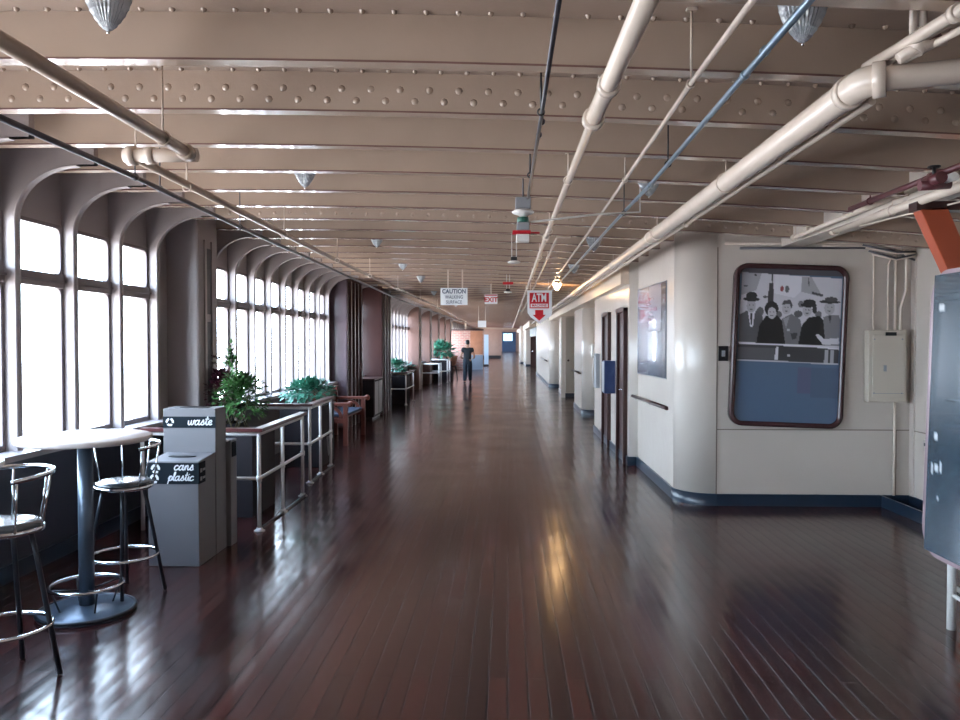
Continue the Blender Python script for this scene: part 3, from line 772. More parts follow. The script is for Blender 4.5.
def detector(px, py, Y, label, red=False):
    p = aty(px, py, Y); h = ZB(p.x)+PL-p.z
    t = thing('smoke_detector', label, 'detector', (0, 0, 0))
    MB().lathe([(.02, -.02), (.065, -.012), (.07, .0), (.05, .012)], (0, 0, 0), 20).build('sensor_head', M['white'], t, local=True)
    MB().box((-.035, -.03, .012), (.035, .03, .055)).build('mount', M['black'], t, local=True, bevel=.004)
    MB().tube([(-.025, 0, .05), (-.025, 0, h+.01)], .004, 6).tube([(.025, 0, .05), (.03, 0, h+.01)], .004, 6).build('rod', M['white'], t, local=True)
    if red: MB().box((-.09, -.04, .13), (.09, .04, .17)).build('red_plate', M['red'], t, local=True, bevel=.004)
    t.location = (p.x, p.y, p.z+sheer(Y)); return t
detector(514, 262, 8.6, 'white smoke detector hanging on two thin rods behind the nearest alarm unit')
detector(508, 292, 13.5, 'white detector with a red plate above it, left of the ATM sign', red=True)

# ------------------------------------------------------------------ signs
# caution sign
p = aty(454, 296.5, 13.0)
wS, hS = .45, .285
t = thing('caution_sign', 'white rectangular CAUTION sign hanging from the ceiling left of centre', 'sign', tuple(p))
MB().box((p.x-wS/2, p.y, p.z-hS/2), (p.x+wS/2, p.y+.012, p.z+hS/2)).build('board', M['signw'], t)
for sx in (-.1, .14):
    MB().box((p.x+sx-.012, p.y+.002, p.z+hS/2), (p.x+sx+.012, p.y+.01, ZB(p.x)+.02)).build('hanger_strap', M['pipe'], t)
text('CAUTION', .10, M['signt'], t, facing_cam((p.x, p.y-.002, p.z+.082)), spacing=1.05, xs=.85, offset=.003)
text('WALKING', .082, M['signt'], t, facing_cam((p.x, p.y-.002, p.z-.012)), xs=.8)
text('SURFACE', .082, M['signt'], t, facing_cam((p.x, p.y-.002, p.z-.095)), xs=.8)
# exit sign
p = aty(491, 299, 16.0)
t = thing('exit_sign', 'small white sign with red EXIT letters in the centre of the ceiling', 'sign', tuple(p))
MB().box((p.x-.13, p.y, p.z-.1), (p.x+.13, p.y+.06, p.z+.1)).build('housing', M['signw'], t, bevel=.008)
MB().box((p.x-.12, p.y-.003, p.z+.062), (p.x+.12, p.y, p.z+.092)).build('red_band', mat('faded_red', (.45, .12, .13), .4), t)
MB().tube([(p.x, p.y+.03, p.z+.1), (p.x, p.y+.03, ZB(p.x)+.03)], .012, 8).build('hanger_rod', M['pipe'], t)
text('EXIT', .135, M['red'], t, facing_cam((p.x, p.y-.003, p.z-.018)), offset=.004)
# ATM sign
p = aty(539.5, 307, 14.6)
ws = .46; zt = p.z+.31; zb = p.z-.31
t = thing('atm_sign', 'white and red hanging ATM sign with a red arrow pointing down', 'sign', tuple(p))
pol = [(p.x-ws/2, zt), (p.x+ws/2, zt), (p.x+ws/2, zb+.17), (p.x+.2, zb+.13), (p.x, zb), (p.x-.16, zb+.12), (p.x-ws/2+.01, zb+.2)]
MB().prism(pol, 'y', p.y, p.y+.05).build('sign_body', M['signw'], t)
fr = MB()
x0, x1, z0, z1 = p.x-.185, p.x+.175, zt-.335, zt-.045
fr.box((x0, p.y-.006, z0), (x1, p.y-.001, z1))
fr.build('red_panel', M['red'], t)
pk = mat('sign_pale_pink', (.75, .45, .45), .4)
MB().box((x0+.02, p.y-.009, z0+.02), (x1-.02, p.y-.006, z0+.085)).build('white_band', M['signw'], t)
text('ATM', .215, M['signw'], t, facing_cam((p.x-.005, p.y-.008, z1-.10)), offset=.005, xs=.62, extrude=.002)
text('MACHINE', .062, M['red'], t, facing_cam((p.x-.005, p.y-.011, z0+.052)), offset=.001)
ax = p.x-.005; az = z0-.03
MB().prism([(ax-.075, az), (ax+.075, az), (ax+.075, az-.09), (ax+.125, az-.09), (ax, az-.2), (ax-.125, az-.09), (ax-.075, az-.09)], 'y', p.y-.008, p.y-.001).build('red_arrow', M['red'], t)
for sx in (-.17, .17): MB().tube([(p.x+sx, p.y+.025, zt), (p.x+sx, p.y+.025, ZB(p.x)+.1)], .007, 6).build('hanger_rod', M['pipe'], t)
# far small signs
for (px, py, Y, w, h, lb) in ((482, 324, 26, .28, .22, 'small blank white hanging sign far off, left of the centre line'),):
    p = aty(px, py, Y); t = thing('hanging_sign', lb, 'sign', tuple(p))
    MB().box((p.x-w/2, p.y, p.z-h/2), (p.x+w/2, p.y+.03, p.z+h/2)).build('board', M['signw'], t)
    MB().tube([(p.x-w*.4, p.y+.015, p.z+h/2), (p.x-w*.4, p.y+.015, ZB(p.x)+.03)], .01, 6).build('hanger_rod', M['pipe'], t)
    MB().tube([(p.x+w*.4, p.y+.015, p.z+h/2), (p.x+w*.4, p.y+.015, ZB(p.x)+.03)], .01, 6).build('hanger_rod', M['pipe'], t)

# ------------------------------------------------------------------ picture painter
def picture(name, m, parent, nx, ny, w, h, colf, M4):
    me = bpy.data.meshes.new(name); vs = []; cols = []
    for j in range(ny+1):
        for i in range(nx+1):
            u, v = i/nx, j/ny
            vs.append(M4 @ Vector(((u-.5)*w, 0, (.5-v)*h))); cols.append(colf(u, v))
    n0 = len(vs)
    fs = [(j*(nx+1)+i, (j+1)*(nx+1)+i, (j+1)*(nx+1)+i+1, j*(nx+1)+i+1) for j in range(ny) for i in range(nx)]
    off = OFF.get(parent.name, Vector((0, 0, 0)))
    me.from_pydata([v-off for v in vs], [], fs); me.update()
    a = me.color_attributes.new('pic', 'FLOAT_COLOR', 'POINT')
    for i, c in enumerate(cols): a.data[i].color = (c[0], c[1], c[2], 1)
    me.materials.append(m); o = bpy.data.objects.new(name, me); C.objects.link(o); o.parent = parent; OFF[o.name] = off
    sol = o.modifiers.new('thickness', 'SOLIDIFY'); sol.thickness = .003; sol.offset = 0
    return o
def inpoly(x, y, P):
    r = False; j = len(P)-1
    for i in range(len(P)):
        xi, yi = P[i]; xj, yj = P[j]
        if (yi > y) != (yj > y) and x < (xj-xi)*(y-yi)/(yj-yi)+xi: r = not r
        j = i
    return r
def E(cx, cy, rx, ry, c): return ('e', cx, cy, rx, ry, c)
def Pn(c, *p): return ('p', p, c)
g = lambda v, w=1.0: (v, v*.97, v*1.05)
shapes = [Pn(g(.60), (78, 78), (497, 92), (497, 440), (74, 436)),
  Pn(g(.36), (78, 78), (160, 80), (140, 150), (78, 170)), Pn(g(.38), (330, 90), (370, 90), (420, 170), (330, 150)),
  Pn(g(.72), (215, 84), (330, 88), (325, 150), (300, 175), (215, 160)),
  Pn(g(.05), (193, 118), (212, 118), (214, 200), (190, 212)), Pn(g(.03), (203, 84), (208, 84), (209, 118), (204, 118)),
  E(135, 88, 6, 4, g(.05)), E(95, 133, 9, 4, g(.08)), E(248, 140, 7, 12, (.30, .07, .08)), E(269, 141, 9, 15, g(.14)),
  Pn(g(.07), (375, 148), (420, 158), (420, 167), (375, 158)), Pn(g(.1), (355, 92), (359, 92), (362, 128), (358, 128)), E(180, 175, 10, 5, g(.1)), E(330, 200, 12, 14, g(.18)),
  # crowd gaps
  E(160, 235, 16, 18, g(.12)), E(320, 240, 18, 14, g(.10)), E(240, 245, 12, 14, g(.12)), E(405, 240, 14, 14, g(.15)),
  # man in bowler
  Pn(g(.10), (74, 250), (102, 234), (150, 234), (172, 255), (180, 365), (74, 365)),
  Pn(g(.70), (108, 232), (140, 232), (132, 300), (122, 300)), Pn(g(.04), (120, 244), (128, 244), (127, 290), (122, 290)),
  E(122, 214, 19, 27, g(.42)), E(122, 186, 35, 9, g(.018)), E(122, 172, 23, 16, g(.02)), E(115, 210, 3, 2, g(.08)), E(130, 210, 3, 2, g(.08)), E(122, 228, 7, 2.5, g(.15)),
  # woman in black
  Pn(g(.010), (150, 365), (160, 290), (185, 252), (232, 248), (262, 275), (278, 365)), E(208, 222, 29, 30, g(.014)), E(210, 240, 18, 23, g(.50)),
  E(203, 236, 3, 2, g(.05)), E(217, 236, 3, 2, g(.05)), E(210, 250, 7, 2.5, g(.1)),
  # smiling man in the middle
  Pn(g(.17), (252, 262), (292, 240), (330, 262), (342, 310), (330, 365), (272, 365)), E(270, 217, 19, 26, g(.46)), Pn(g(.07), (250, 205), (258, 186), (285, 184), (296, 206), (290, 222), (284, 200)),
  E(264, 214, 3, 2, g(.08)), E(277, 214, 3, 2, g(.08)), E(269, 230, 6, 2.5, g(.12)), Pn(g(.05), (292, 320), (320, 315), (318, 340), (300, 345)), E(282, 306, 7, 5, g(.5)), Pn(g(.32), (258, 262), (285, 250), (272, 300)),
  # woman in hat
  Pn(g(.012), (325, 365), (338, 285), (365, 252), (410, 245), (440, 275), (448, 365)), E(357, 226, 19, 22, g(.44)), E(362, 203, 34, 9, g(.02)), E(366, 192, 26, 13, g(.02)), E(388, 220, 10, 16, g(.03)),
  E(351, 222, 3, 2, g(.07)), E(364, 222, 3, 2, g(.07)), E(357, 236, 7, 2.5, g(.12)),
  # tall man at right
  Pn(g(.20), (425, 250), (455, 238), (490, 240), (499, 262), (499, 365), (440, 365)), E(450, 212, 22, 27, g(.42)), E(450, 187, 44, 7, g(.03)), E(456, 177, 27, 10, g(.06)),
  E(443, 208, 3, 2, g(.07)), E(458, 208, 3, 2, g(.07)), E(450, 224, 8, 2.5, g(.12)), Pn(g(.05), (446, 244), (460, 242), (456, 275)),
  Pn(g(.62), (395, 322), (410, 318), (432, 338), (495, 332), (497, 356), (430, 362)),
  # rail
  Pn(g(.05), (74, 366), (498, 372), (498, 434), (72, 432)), Pn(g(.10), (74, 380), (230, 382), (230, 428), (72, 428)), Pn(g(.72), (74, 361), (390, 366), (498, 374), (498, 380), (390, 373), (74, 368)),
  Pn(g(.68), (234, 374), (243, 374), (243, 430), (228, 430)), E(288, 410, 7, 5, g(.5)), Pn(g(.40), (440, 382), (478, 382), (478, 436), (436, 436)), Pn(g(.05), (452, 382), (462, 382), (462, 436), (452, 436)),
  Pn(g(.55), (72, 431), (498, 435), (498, 440), (72, 436)),
]
blue = (.085, .135, .215)
def phot(u, v):
    x = 62+u*(505-62); y = 58+v*(684-58)
    c = blue
    if y < 82: c = (.075, .07, .085)
    if y > 446:
        if 330 < x < 385 and 455 < y < 560: c = (.10, .11, .19)
        if 385 < x < 500 and 455 < y < 575: c = (.075, .115, .185)
    for s in shapes:
        if s[0] == 'e':
            if ((x-s[1])/s[3])**2+((y-s[2])/s[4])**2 < 1: c = s[5]
        elif inpoly(x, y, s[1]): c = s[2]
    return c
# large framed photograph on the bulkhead
pc = aty(787.5, 346, 7.90)
W = 1.12; H = 1.62
t = thing('framed_photograph', 'large dark-framed black and white photograph of five smiling people over a blue panel', 'picture', tuple(pc))
tl = Matrix.Translation((pc.x, pc.y, pc.z)) @ Matrix.Rotation(math.radians(2.0), 4, 'Y')
def rrect(w, h, r, n=7):
    P = []
    for (sx, sy, a0) in ((1, 1, 0), (-1, 1, 90), (-1, -1, 180), (1, -1, 270)):
        for i in range(n+1):
            a = math.radians(a0+90*i/n); P.append((sx*(w/2-r)+r*math.cos(a), sy*(h/2-r)+r*math.sin(a)))
    return P
def frame_loop(w, h, r, d0, d1, th, M4):
    m = MB(); prof_ = [(0, d0), (0, d1), ((.3*th), d1-.012), (th, d1-.006), (th, d0)]
    rings = []
    for (ins, d) in prof_: rings.append([M4 @ Vector((x, d, z)) for (x, z) in rrect(w-2*ins, h-2*ins, max(.01, r-ins))])
    n = len(rings[0])
    for a in range(len(rings)):
        b = (a+1) % len(rings)
        m.add(rings[a]+rings[b], [(i, (i+1) % n, n+(i+1) % n, n+i) for i in range(n)], True)
    return m
frame_loop(W, H, .13, .02, -.045, .048, tl).build('frame', M['bframe'], t)
MB().prism([(x, z) for x, z in rrect(W-.04, H-.04, .11)], 'y', .0, .018).build('backing', M['black'], t)
bo = [o for o in C.objects if o.name.startswith('backing')][-1]
for v in bo.data.vertices: v.co = (tl.to_3x3() @ (v.co+OFF[bo.name]))
picture('print', M['pic'], t, 150, 212, W-.08, H-.08, phot, tl @ Matrix.Translation((0, -.012, 0)))

# poster on the corridor wall
def wallx(y): return 1.80+(1.73-1.80)*(y-8.35)/(10.45-8.35)
pa = Vector((wallx(8.62), 8.62, 0)); pb = Vector((wallx(10.2), 10.2, 0))
dv = (pb-pa); ln = dv.length; ang = math.atan2(dv.y, dv.x)
mid = (pa+pb)/2
zt, zb = 2.33, 1.24
t = thing('wall_poster', 'tall glossy poster in a dark frame on the right wall above the wooden handrail', 'poster', (mid.x, mid.y, zb))
T = Matrix.Translation((mid.x-.03, mid.y, (zt+zb)/2)) @ Matrix.Rotation(ang, 4, 'Z')
fb = MB()
hw, hh = ln/2, (zt-zb)/2
fb.box((-hw, -.028, -hh), (hw, .028, hh))
fb.v = [T @ v for v in fb.v]; fb.build('frame_box', mat('poster_frame', (.05, .055, .075), .3), t, bevel=.004)
def post(u, v):
    c = (.34, .32, .38)
    if v > .5: c = (.26, .28, .34)
    if v > .82: c = (.10, .11, .16)
    # lines of pinkish lettering
    for (v0, v1, u0, u1) in ((.13, .16, .38, .95), (.19, .205, .45, .92), (.24, .28, .25, .95), (.31, .33, .4, .95), (.36, .40, .35, .95), (.43, .445, .5, .9)):
        if v0 < v < v1 and u0 < u < u1 and (int(u*47) % 3): c = (.48, .13, .24)
    if u < .14: c = (.06, .07, .10)
    return c
# u=0 must be the near end: the picture's local +x runs from far to near for a viewer in the corridor
T2 = T @ Matrix.Translation((0, .031, 0)) @ Matrix.Rotation(PI, 4, 'Z')
def post_r(u, v): return post(u if True else 1-u, v)
po = picture('poster_print', M['glossy_print'], t, 60, 80, ln-.03, zt-zb-.03, lambda u, v: post(1-u, v), T2)

# handrails on the right wall
def handrail(y0, y1, xf, z, label):
    t = thing('handrail', label, 'handrail', (xf(y0), y0, z))
    a = Vector((xf(y0)-.07, y0, z)); b = Vector((xf(y1)-.07, y1, z))
    MB().tube([a, b], .022, 10).build('rail', M['redwood'] if False else M['brown'], t)
    for f in (.06, .5, .94):
        q = a.lerp(b, f); MB().tube([q+Vector((0, 0, -.01)), q+Vector((.03, 0, -.03)), q+Vector((.075, 0, -.03))], .009, 8).build('bracket', M['brown'], t)
    return t
handrail(8.52, 10.5, wallx, .93, 'dark wooden handrail below the glossy poster on the right wall')
handrail(17.9, 19.6, lambda y: 1.68, .95, 'short dark handrail on the rounded wall beyond the doors')
handrail(29.0, 33.0, lambda y: 1.5, .95, 'small far handrail on the wall under the ATM sign')

# electrical panel box
c = aty(883.5, 366, 7.9); w2, h2 = .185, .355
t = thing('electrical_panel', 'cream electrical panel box on the bulkhead right of the framed photograph', 'electrical panel', (c.x, c.y, c.z-h2))
MB().box((c.x-w2, 7.815, c.z-h2), (c.x+w2, 7.915, c.z+h2)).build('cabinet', M['box'], t, bevel=.006)
d = MB().box((c.x-w2+.035, 7.803, c.z-h2+.045), (c.x+w2-.03, 7.814, c.z+h2-.045)).build('panel_door', M['box'], t, bevel=.003)
MB().box((c.x-.045, 7.790, c.z-.05), (c.x-.020, 7.803, c.z+.01)).build('latch', M['gray'], d)
MB().box((c.x-.03, 7.798, c.z+h2-.055), (c.x+.075, 7.803, c.z+h2-.02)).build('name_plate', M['black'], d)
for sx in (-1, 1):
    for sz in (-1, 1): MB().dome((c.x+sx*(w2-.05), 7.803, c.z+sz*(h2-.09)), .009, .005, (0, -1, 0)).build('screw', M['gray'], d)
MB().box((c.x-w2+.04, 7.800, c.z-h2+.085), (c.x+w2-.035, 7.803, c.z-h2+.09)).build('door_seam', M['gray'], d)
# risers from it
def riser(label, pts, r=.012, m=None): return pipe('conduit_pipe', label, pts, r, m or M['pipe'], cat='conduit')
zt_ = c.z+h2; yb = 7.89
x1, x2, x3, x4 = aty(873.5, 300, yb).x, aty(888, 300, yb).x, aty(895.5, 300, yb).x, aty(899, 320, yb).x
riser('leftmost thin conduit rising from the cream electrical panel and curving left', [(x1, yb, zt_), (x1, yb, 2.50), (x1-.02, yb, 2.57), (x1-.07, yb, 2.60), (x1-.5, yb, 2.605)], .010)
riser('second conduit from the left above the cream electrical panel', [(x2, yb, zt_), (x2, yb, 2.42), (x2+.04, yb, 2.50), (x2+.12, yb-.01, 2.54)], .009)
riser('third conduit from the left above the cream electrical panel', [(x3, yb, zt_), (x3, yb, 2.62)], .014)
x5 = aty(905, 270, yb).x
riser('rightmost conduit with an offset bend above the cream electrical panel', [(x4, yb-.03, zt_), (x4, yb-.03, 1.98), (x5, yb-.03, 2.16), (x5, yb-.03, 2.50), (x5-.04, yb-.03, 2.56)], .014)
xlow = aty(896, 470, yb).x
pb0 = MB()
riser('single conduit dropping from the cream electrical panel to the floor', [(xlow-.02, yb, .12), (xlow-.02, yb, c.z-h2)], .013)
# conduits along the top of the bulkhead
XE = aty(914, 250, yb).x
XW = aty(735, 250, yb).x
for (z, r, mm, lb, x0) in ((2.585, .012, M['piped'], 'dark conduit running along the top of the bulkhead above the framed photograph', XW+.05),
                          (2.63, .012, M['pipe'], 'upper cream conduit along the top of the bulkhead above the framed photograph', XW-.1)):
    pipe('conduit_pipe', lb, [(x0, 7.895, z), ((x0+XE)/2+.35, 7.895, z), (XE-.22, 7.88, z-.03), (XE, 7.86, z-.13)], r, mm, cat='conduit')
cb = thing('cable_bundle', 'tangle of dark and cream cables in the corner above the electrical panel', 'cables', (XE-.1, 7.86, 2.5))
for i in range(5):
    z = 2.46+.03*i; MB().tube([(XE-.42-.03*i, 7.87, z+.06), (XE-.2, 7.84-.01*i, z-.02*(i % 2)), (XE-.03, 7.80, z+.03-.015*i)], .010, 8).build('cable', M['piped'] if i % 2 else M['pipe'], cb)
# switch plate, outlet
sw = aty(723, 353.5, 7.915)
t = thing('wall_switch', 'small black square switch plate left of the framed photograph', 'switch', tuple(sw))
MB().box((sw.x-.047, 7.900, sw.z-.075), (sw.x+.047, 7.918, sw.z+.075)).build('plate', M['black'], t, bevel=.003)
MB().box((sw.x-.018, 7.893, sw.z-.03), (sw.x+.018, 7.9, sw.z+.03)).build('rocker', M['gray'], t, bevel=.003)
oy = 7.60
t = thing('wall_outlet', 'small wall outlet low on the side wall right of the electrical panel', 'outlet', (4.01, oy, .65))
MB().box((4.004, oy-.06, .60), (4.019, oy+.06, .71)).build('plate', M['outlet'], t, bevel=.002)
MB().box((4.0, oy+.01, .65), (4.005, oy+.035, .68)).build('socket', M['black'], t)
MB().box((4.0, oy-.035, .64), (4.005, oy-.012, .66)).build('socket', M['gray'], t)
t = thing('wall_button', 'tiny dark button on the side wall above the outlet', 'button', (4.01, 7.35, .86))
MB().tube([(4.02, 7.35, .885), (4.0, 7.35, .885)], .018, 12).build('button_cap', M['brown'], t)

# blue box and phone on the corridor wall
t = thing('wall_box', 'dark blue box mounted on the right wall between the two brown doors', 'box', (1.5, 11.85, .9))
MB().box((1.44, 11.7, .88), (1.60, 11.95, 1.37)).build('case', M['blue'], t, bevel=.006)
MB().box((1.432, 11.72, .9), (1.44, 11.93, 1.35)).build('side_plate', M['gray'], t)
t = thing('pay_phone', 'white and grey wall telephone beyond the second brown door', 'telephone', (1.56, 13.9, .8))
MB().box((1.52, 13.6, .85), (1.595, 13.85, 1.45)).build('backplate', M['gray'], t, bevel=.01)
MB().tube([(1.49, 13.66, 1.38), (1.47, 13.66, 1.42), (1.47, 13.66, 1.58), (1.49, 13.66, 1.62)], .028, 10).build('handset', M['white'], t)
MB().tube([(1.49, 13.66, 1.38), (1.47, 13.68, 1.1), (1.5, 13.72, .86)], .008, 6).build('cord', M['white'], t)

# ------------------------------------------------------------------ bar tables and stools
def bar_table(label, x, y):
    t = thing('bar_table', label, 'table', (0, 0, 0), None)
    MB().lathe([(0, 1.045), (.36, 1.045), (.375, 1.05), (.38, 1.06), (.38, 1.075), (.372, 1.08), (0, 1.08)], (0, 0, 0), 56).build('tabletop', M['tabtop'], t, local=True)
    MB().lathe([(.09, 1.03), (.09, 1.045)], (0, 0, 0), 20).tube([(0, 0, .03), (0, 0, 1.04)], .044, 20).build('pole', M['pole'], t, local=True)
    m = MB().lathe([(.275, .0), (.28, .012), (.265, .026), (.12, .034), (.06, .05), (.0, .052)], (0, 0, 0), 48)
    m.build('base', M['pole'], t, local=True)
    MB().ring((0, 0, .02), .272, .012, 48, 8).build('base_rim', M['stoolb'], t, local=True)
    m = MB().ring((0, 0, .17), .205, .011, 44, 8)
    m.build('foot_ring', M['chrome'], t, local=True)
    m = MB()
    for i in range(4):
        a = PI/4+i*PI/2; m.tube([(.04*math.cos(a), .04*math.sin(a), .14), (.2*math.cos(a), .2*math.sin(a), .17)], .006, 6)
        m.tube([(.15*math.cos(a), .15*math.sin(a), .03), (.2*math.cos(a), .2*math.sin(a), .17)], .006, 6)
    m.build('spoke', M['stoolb'], t, local=True)
    t.location = (x, y, 0)
    return t
tp = atz(87, 612)
bar_table('round pale-topped bar table on a single pole beside the grey bins', tp.x, tp.y)
bar_table('round bar table at the left edge, only the rim of its pale top showing', -2.77, 3.50)
def stool(label, x, y, rz, sz=.735):
    t = thing('bar_stool', label, 'stool', (0, 0, 0), 'black and chrome bar stools')
    MB().lathe([(0, sz-.055), (.165, sz-.055), (.18, sz-.05), (.182, sz-.03), (.175, sz-.026)], (0, 0, 0), 40).build('seat_rim', M['chrome'], t, local=True)
    MB().lathe([(.17, sz-.03), (.176, sz-.018), (.165, sz-.004), (.13, sz+.004), (0, sz+.006)], (0, 0, 0), 40).build('seat', M['vinyl'], t, local=True)
    for i in range(4):
        a = PI/4+i*PI/2; c, s_ = math.cos(a), math.sin(a)
        MB().tube([(.12*c, .12*s_, sz-.05), (.15*c, .15*s_, sz-.2), (.245*c, .245*s_, .006)], .0125, 10).build('leg', M['stoolb'], t, local=True)
    MB().ring((0, 0, .26), .207, .010, 44, 8).build('foot_ring', M['chrome'], t, local=True)
    m = MB(); A0, A1 = math.radians(-18), math.radians(198); n = 26
    pts = []
    for i in range(n+1):
        a = A0+(A1-A0)*i/n; e = abs(i/n-.5)*2
        pts.append((.222*math.cos(a), .222*math.sin(a), sz+.235-.02*e**3))
    # flat band
    vs = []
    for p in pts:
        L = math.hypot(p[0], p[1]); ux, uy = p[0]/L, p[1]/L
        vs += [(p[0]-ux*.004, p[1]-uy*.004, p[2]-.011), (p[0]+ux*.004, p[1]+uy*.004, p[2]-.011), (p[0]+ux*.006, p[1]+uy*.006, p[2]+.011), (p[0]-ux*.002, p[1]-uy*.002, p[2]+.011)]
    fs = []
    for i in range(n):
        for k in range(4): fs.append((4*i+k, 4*i+(k+1) % 4, 4*i+4+(k+1) % 4, 4*i+4+k))
    m.add(vs, fs, True); m.add(vs[:4], [(0, 1, 2, 3)]); m.add(vs[-4:], [(0, 1, 2, 3)])
    m.build('back_rail', M['chrome'], t, local=True)
    for i in range(5):
        a = A0+.12+(A1-A0-.24)*i/4
        MB().tube([(.178*math.cos(a), .178*math.sin(a), sz-.035), (.20*math.cos(a), .20*math.sin(a), sz+.1), (.221*math.cos(a), .221*math.sin(a), sz+.225)], .0055, 8).build('back_strut', M['chrome'], t, local=True)
    t.location = (x, y, 0); t.rotation_euler = (0, 0, rz)
    return t
s1 = atz(119, 481, .75)
stool('black and chrome bar stool between the pale-topped table and the grey bins', s1.x+.01, s1.y+.04, math.radians(-22), .75)
s2 = atz(3, 521, .78)
stool('black and chrome bar stool at the left edge, cut off by the picture', s2.x, s2.y, math.radians(-30), .78)

# ------------------------------------------------------------------ recycling bins
def symbol(mb, cx, y, cz, r, axis='y'):
    # three chasing arrows, as flat relief
    for i in range(3):
        a0 = math.radians(90+120*i+14); a1 = a0+math.radians(72); P = []
        for k in range(6):
            a = a0+(a1-a0)*k/5; P.append((cx+r*math.cos(a), cz+r*math.sin(a)))
        for k in range(6):
            a = a1-(a1-a0)*k/5; P.append((cx+r*.5*math.cos(a), cz+r*.5*math.sin(a)))
        P = P[:6]+[(cx+r*1.12*math.cos(a1), cz+r*1.12*math.sin(a1)), (cx+r*.8*math.cos(a1+.42), cz+r*.8*math.sin(a1+.42)), (cx+r*.48*math.cos(a1), cz+r*.48*math.sin(a1))]+P[6:]
        mb.prism(P, 'y', y-.003, y)
GLY = {
 'a': (1.25, [[(.85,.75),(.55,1),(.2,.8),(.05,.4),(.2,.03),(.5,.05),(.8,.45)],[(.92,1.1),(.86,.5),(.9,.1),(1.1,.0),(1.3,.2)]]),
 'c': (1.0, [[(.85,.8),(.55,1),(.2,.8),(.05,.4),(.25,.03),(.6,.05),(.95,.3)]]),
 'n': (1.12, [[(0,.3),(.2,.95),(.2,.5),(.2,0),(.22,.5),(.5,.98),(.7,.85),(.72,.25),(.85,.03),(1.1,.2)]]),
 's': (.95, [[(-.05,.1),(.3,.6),(.5,1.1),(.65,.6),(.75,.2),(.5,.0),(.15,.1)],[(.6,.05),(.9,.2)]]),
 't': (.72, [[(0,.2),(.3,1.0),(.42,1.85),(.3,1.0),(.3,.2),(.5,.02),(.8,.2)],[(0,1.2),(.75,1.28)]]),
 'e': (.82, [[(0,.3),(.5,.5),(.68,.8),(.45,1.02),(.15,.75),(.15,.3),(.45,.02),(.9,.25)]]),
 'w': (1.45, [[(0,.95),(.08,.2),(.32,.02),(.58,.35),(.65,.95),(.66,.2),(.9,.02),(1.15,.35),(1.2,.95),(1.5,.85)]]),
 'p': (.95, [[(0,.3),(.25,1.0),(.16,0),(.05,-.8)],[(.2,.3),(.45,.98),(.8,.85),(.8,.3),(.45,.02),(.22,.2)],[(.5,.02),(.95,.2)]]),
 'l': (.6, [[(0,.2),(.4,1.2),(.48,1.85),(.28,1.85),(.2,1.0),(.25,.2),(.45,.02),(.65,.2)]]),
 'i': (.5, [[(0,.3),(.2,.95),(.2,.25),(.38,.02),(.55,.2)],[(.24,1.4),(.3,1.45)]]),
}
def script(word, x_right, y, z, xh, parent):
    W_ = sum(GLY[c][0] for c in word)*xh; x = x_right-W_; m = MB()
    for ch in word:
        adv, st = GLY[ch]
        for P in st:
            Q = []
            for k in range(len(P)-1):
                p0 = P[max(0, k-1)]; p1 = P[k]; p2 = P[k+1]; p3 = P[min(len(P)-1, k+2)]
                for q in range(4):
                    t_ = q/4
                    Q.append(tuple(.5*(2*p1[e]+(p2[e]-p0[e])*t_+(2*p0[e]-5*p1[e]+4*p2[e]-p3[e])*t_*t_+(3*p1[e]-p0[e]-3*p2[e]+p3[e])*t_**3) for e in (0, 1)))
            Q.append(P[-1])
            m.tube([(x+(a+.22*b_)*xh, y, z+b_*xh) for a, b_ in Q], .14*xh, 6)
        x += adv*xh
    for k, v in enumerate(m.v): m.v[k] = Vector((v.x, y+(v.y-y)*.3, v.z))
    return m.build('lettering', M['signw'], parent)
bx0, bx1 = -2.64, -2.262
f0, f1 = 5.61, 5.94
# low front bin
t = thing('recycling_bin', 'low grey recycling bin labelled cans and plastic, in front of the tall waste bin', 'bin', ((bx0+bx1)/2, f0, 0))
m = MB(); zf, zb_ = .775, .80
pr = [(f0, .0), (f1-.002, .0), (f1-.002, zb_), (f0, zf)]
m.prism([(p[0], p[1]) for p in pr], 'x', bx0, bx1); m.build('body', M['bin'], t, bevel=.006)
MB().box((bx0-.001, f0-.004, .61), (bx1+.003, f0, .765)).box((bx1, f0-.002, .61), (bx1+.004, f0+.12, .765)).build('label_strip', M['bins'], t)
mh = MB()
P = [((bx0+bx1)/2+.105*math.cos(a), (f0+f1)/2+.045*math.sin(a)) for a in [2*PI*i/28 for i in range(28)]]
mh.prism(P, 'z', .788, .7925); mh.build('opening', M['black'], t)
ms = MB(); symbol(ms, bx0+.06, f0-.004, .722, .034); symbol(ms, bx0+.05, f0-.004, .648, .034); ms.build('recycling_symbol', M['signw'], t)
script('cans', bx1-.035, f0-.005, .713, .034, t)
script('plastic', bx1-.035, f0-.005, .636, .032, t)
ms = MB()
for z in (.705, .645): ms.box((bx1+.004, f0+.02, z-.014), (bx1+.007, f0+.05, z+.014)).box((bx1+.004, f0+.065, z-.006), (bx1+.007, f0+.11, z+.01))
ms.build('side_marking', M['gray'], t)
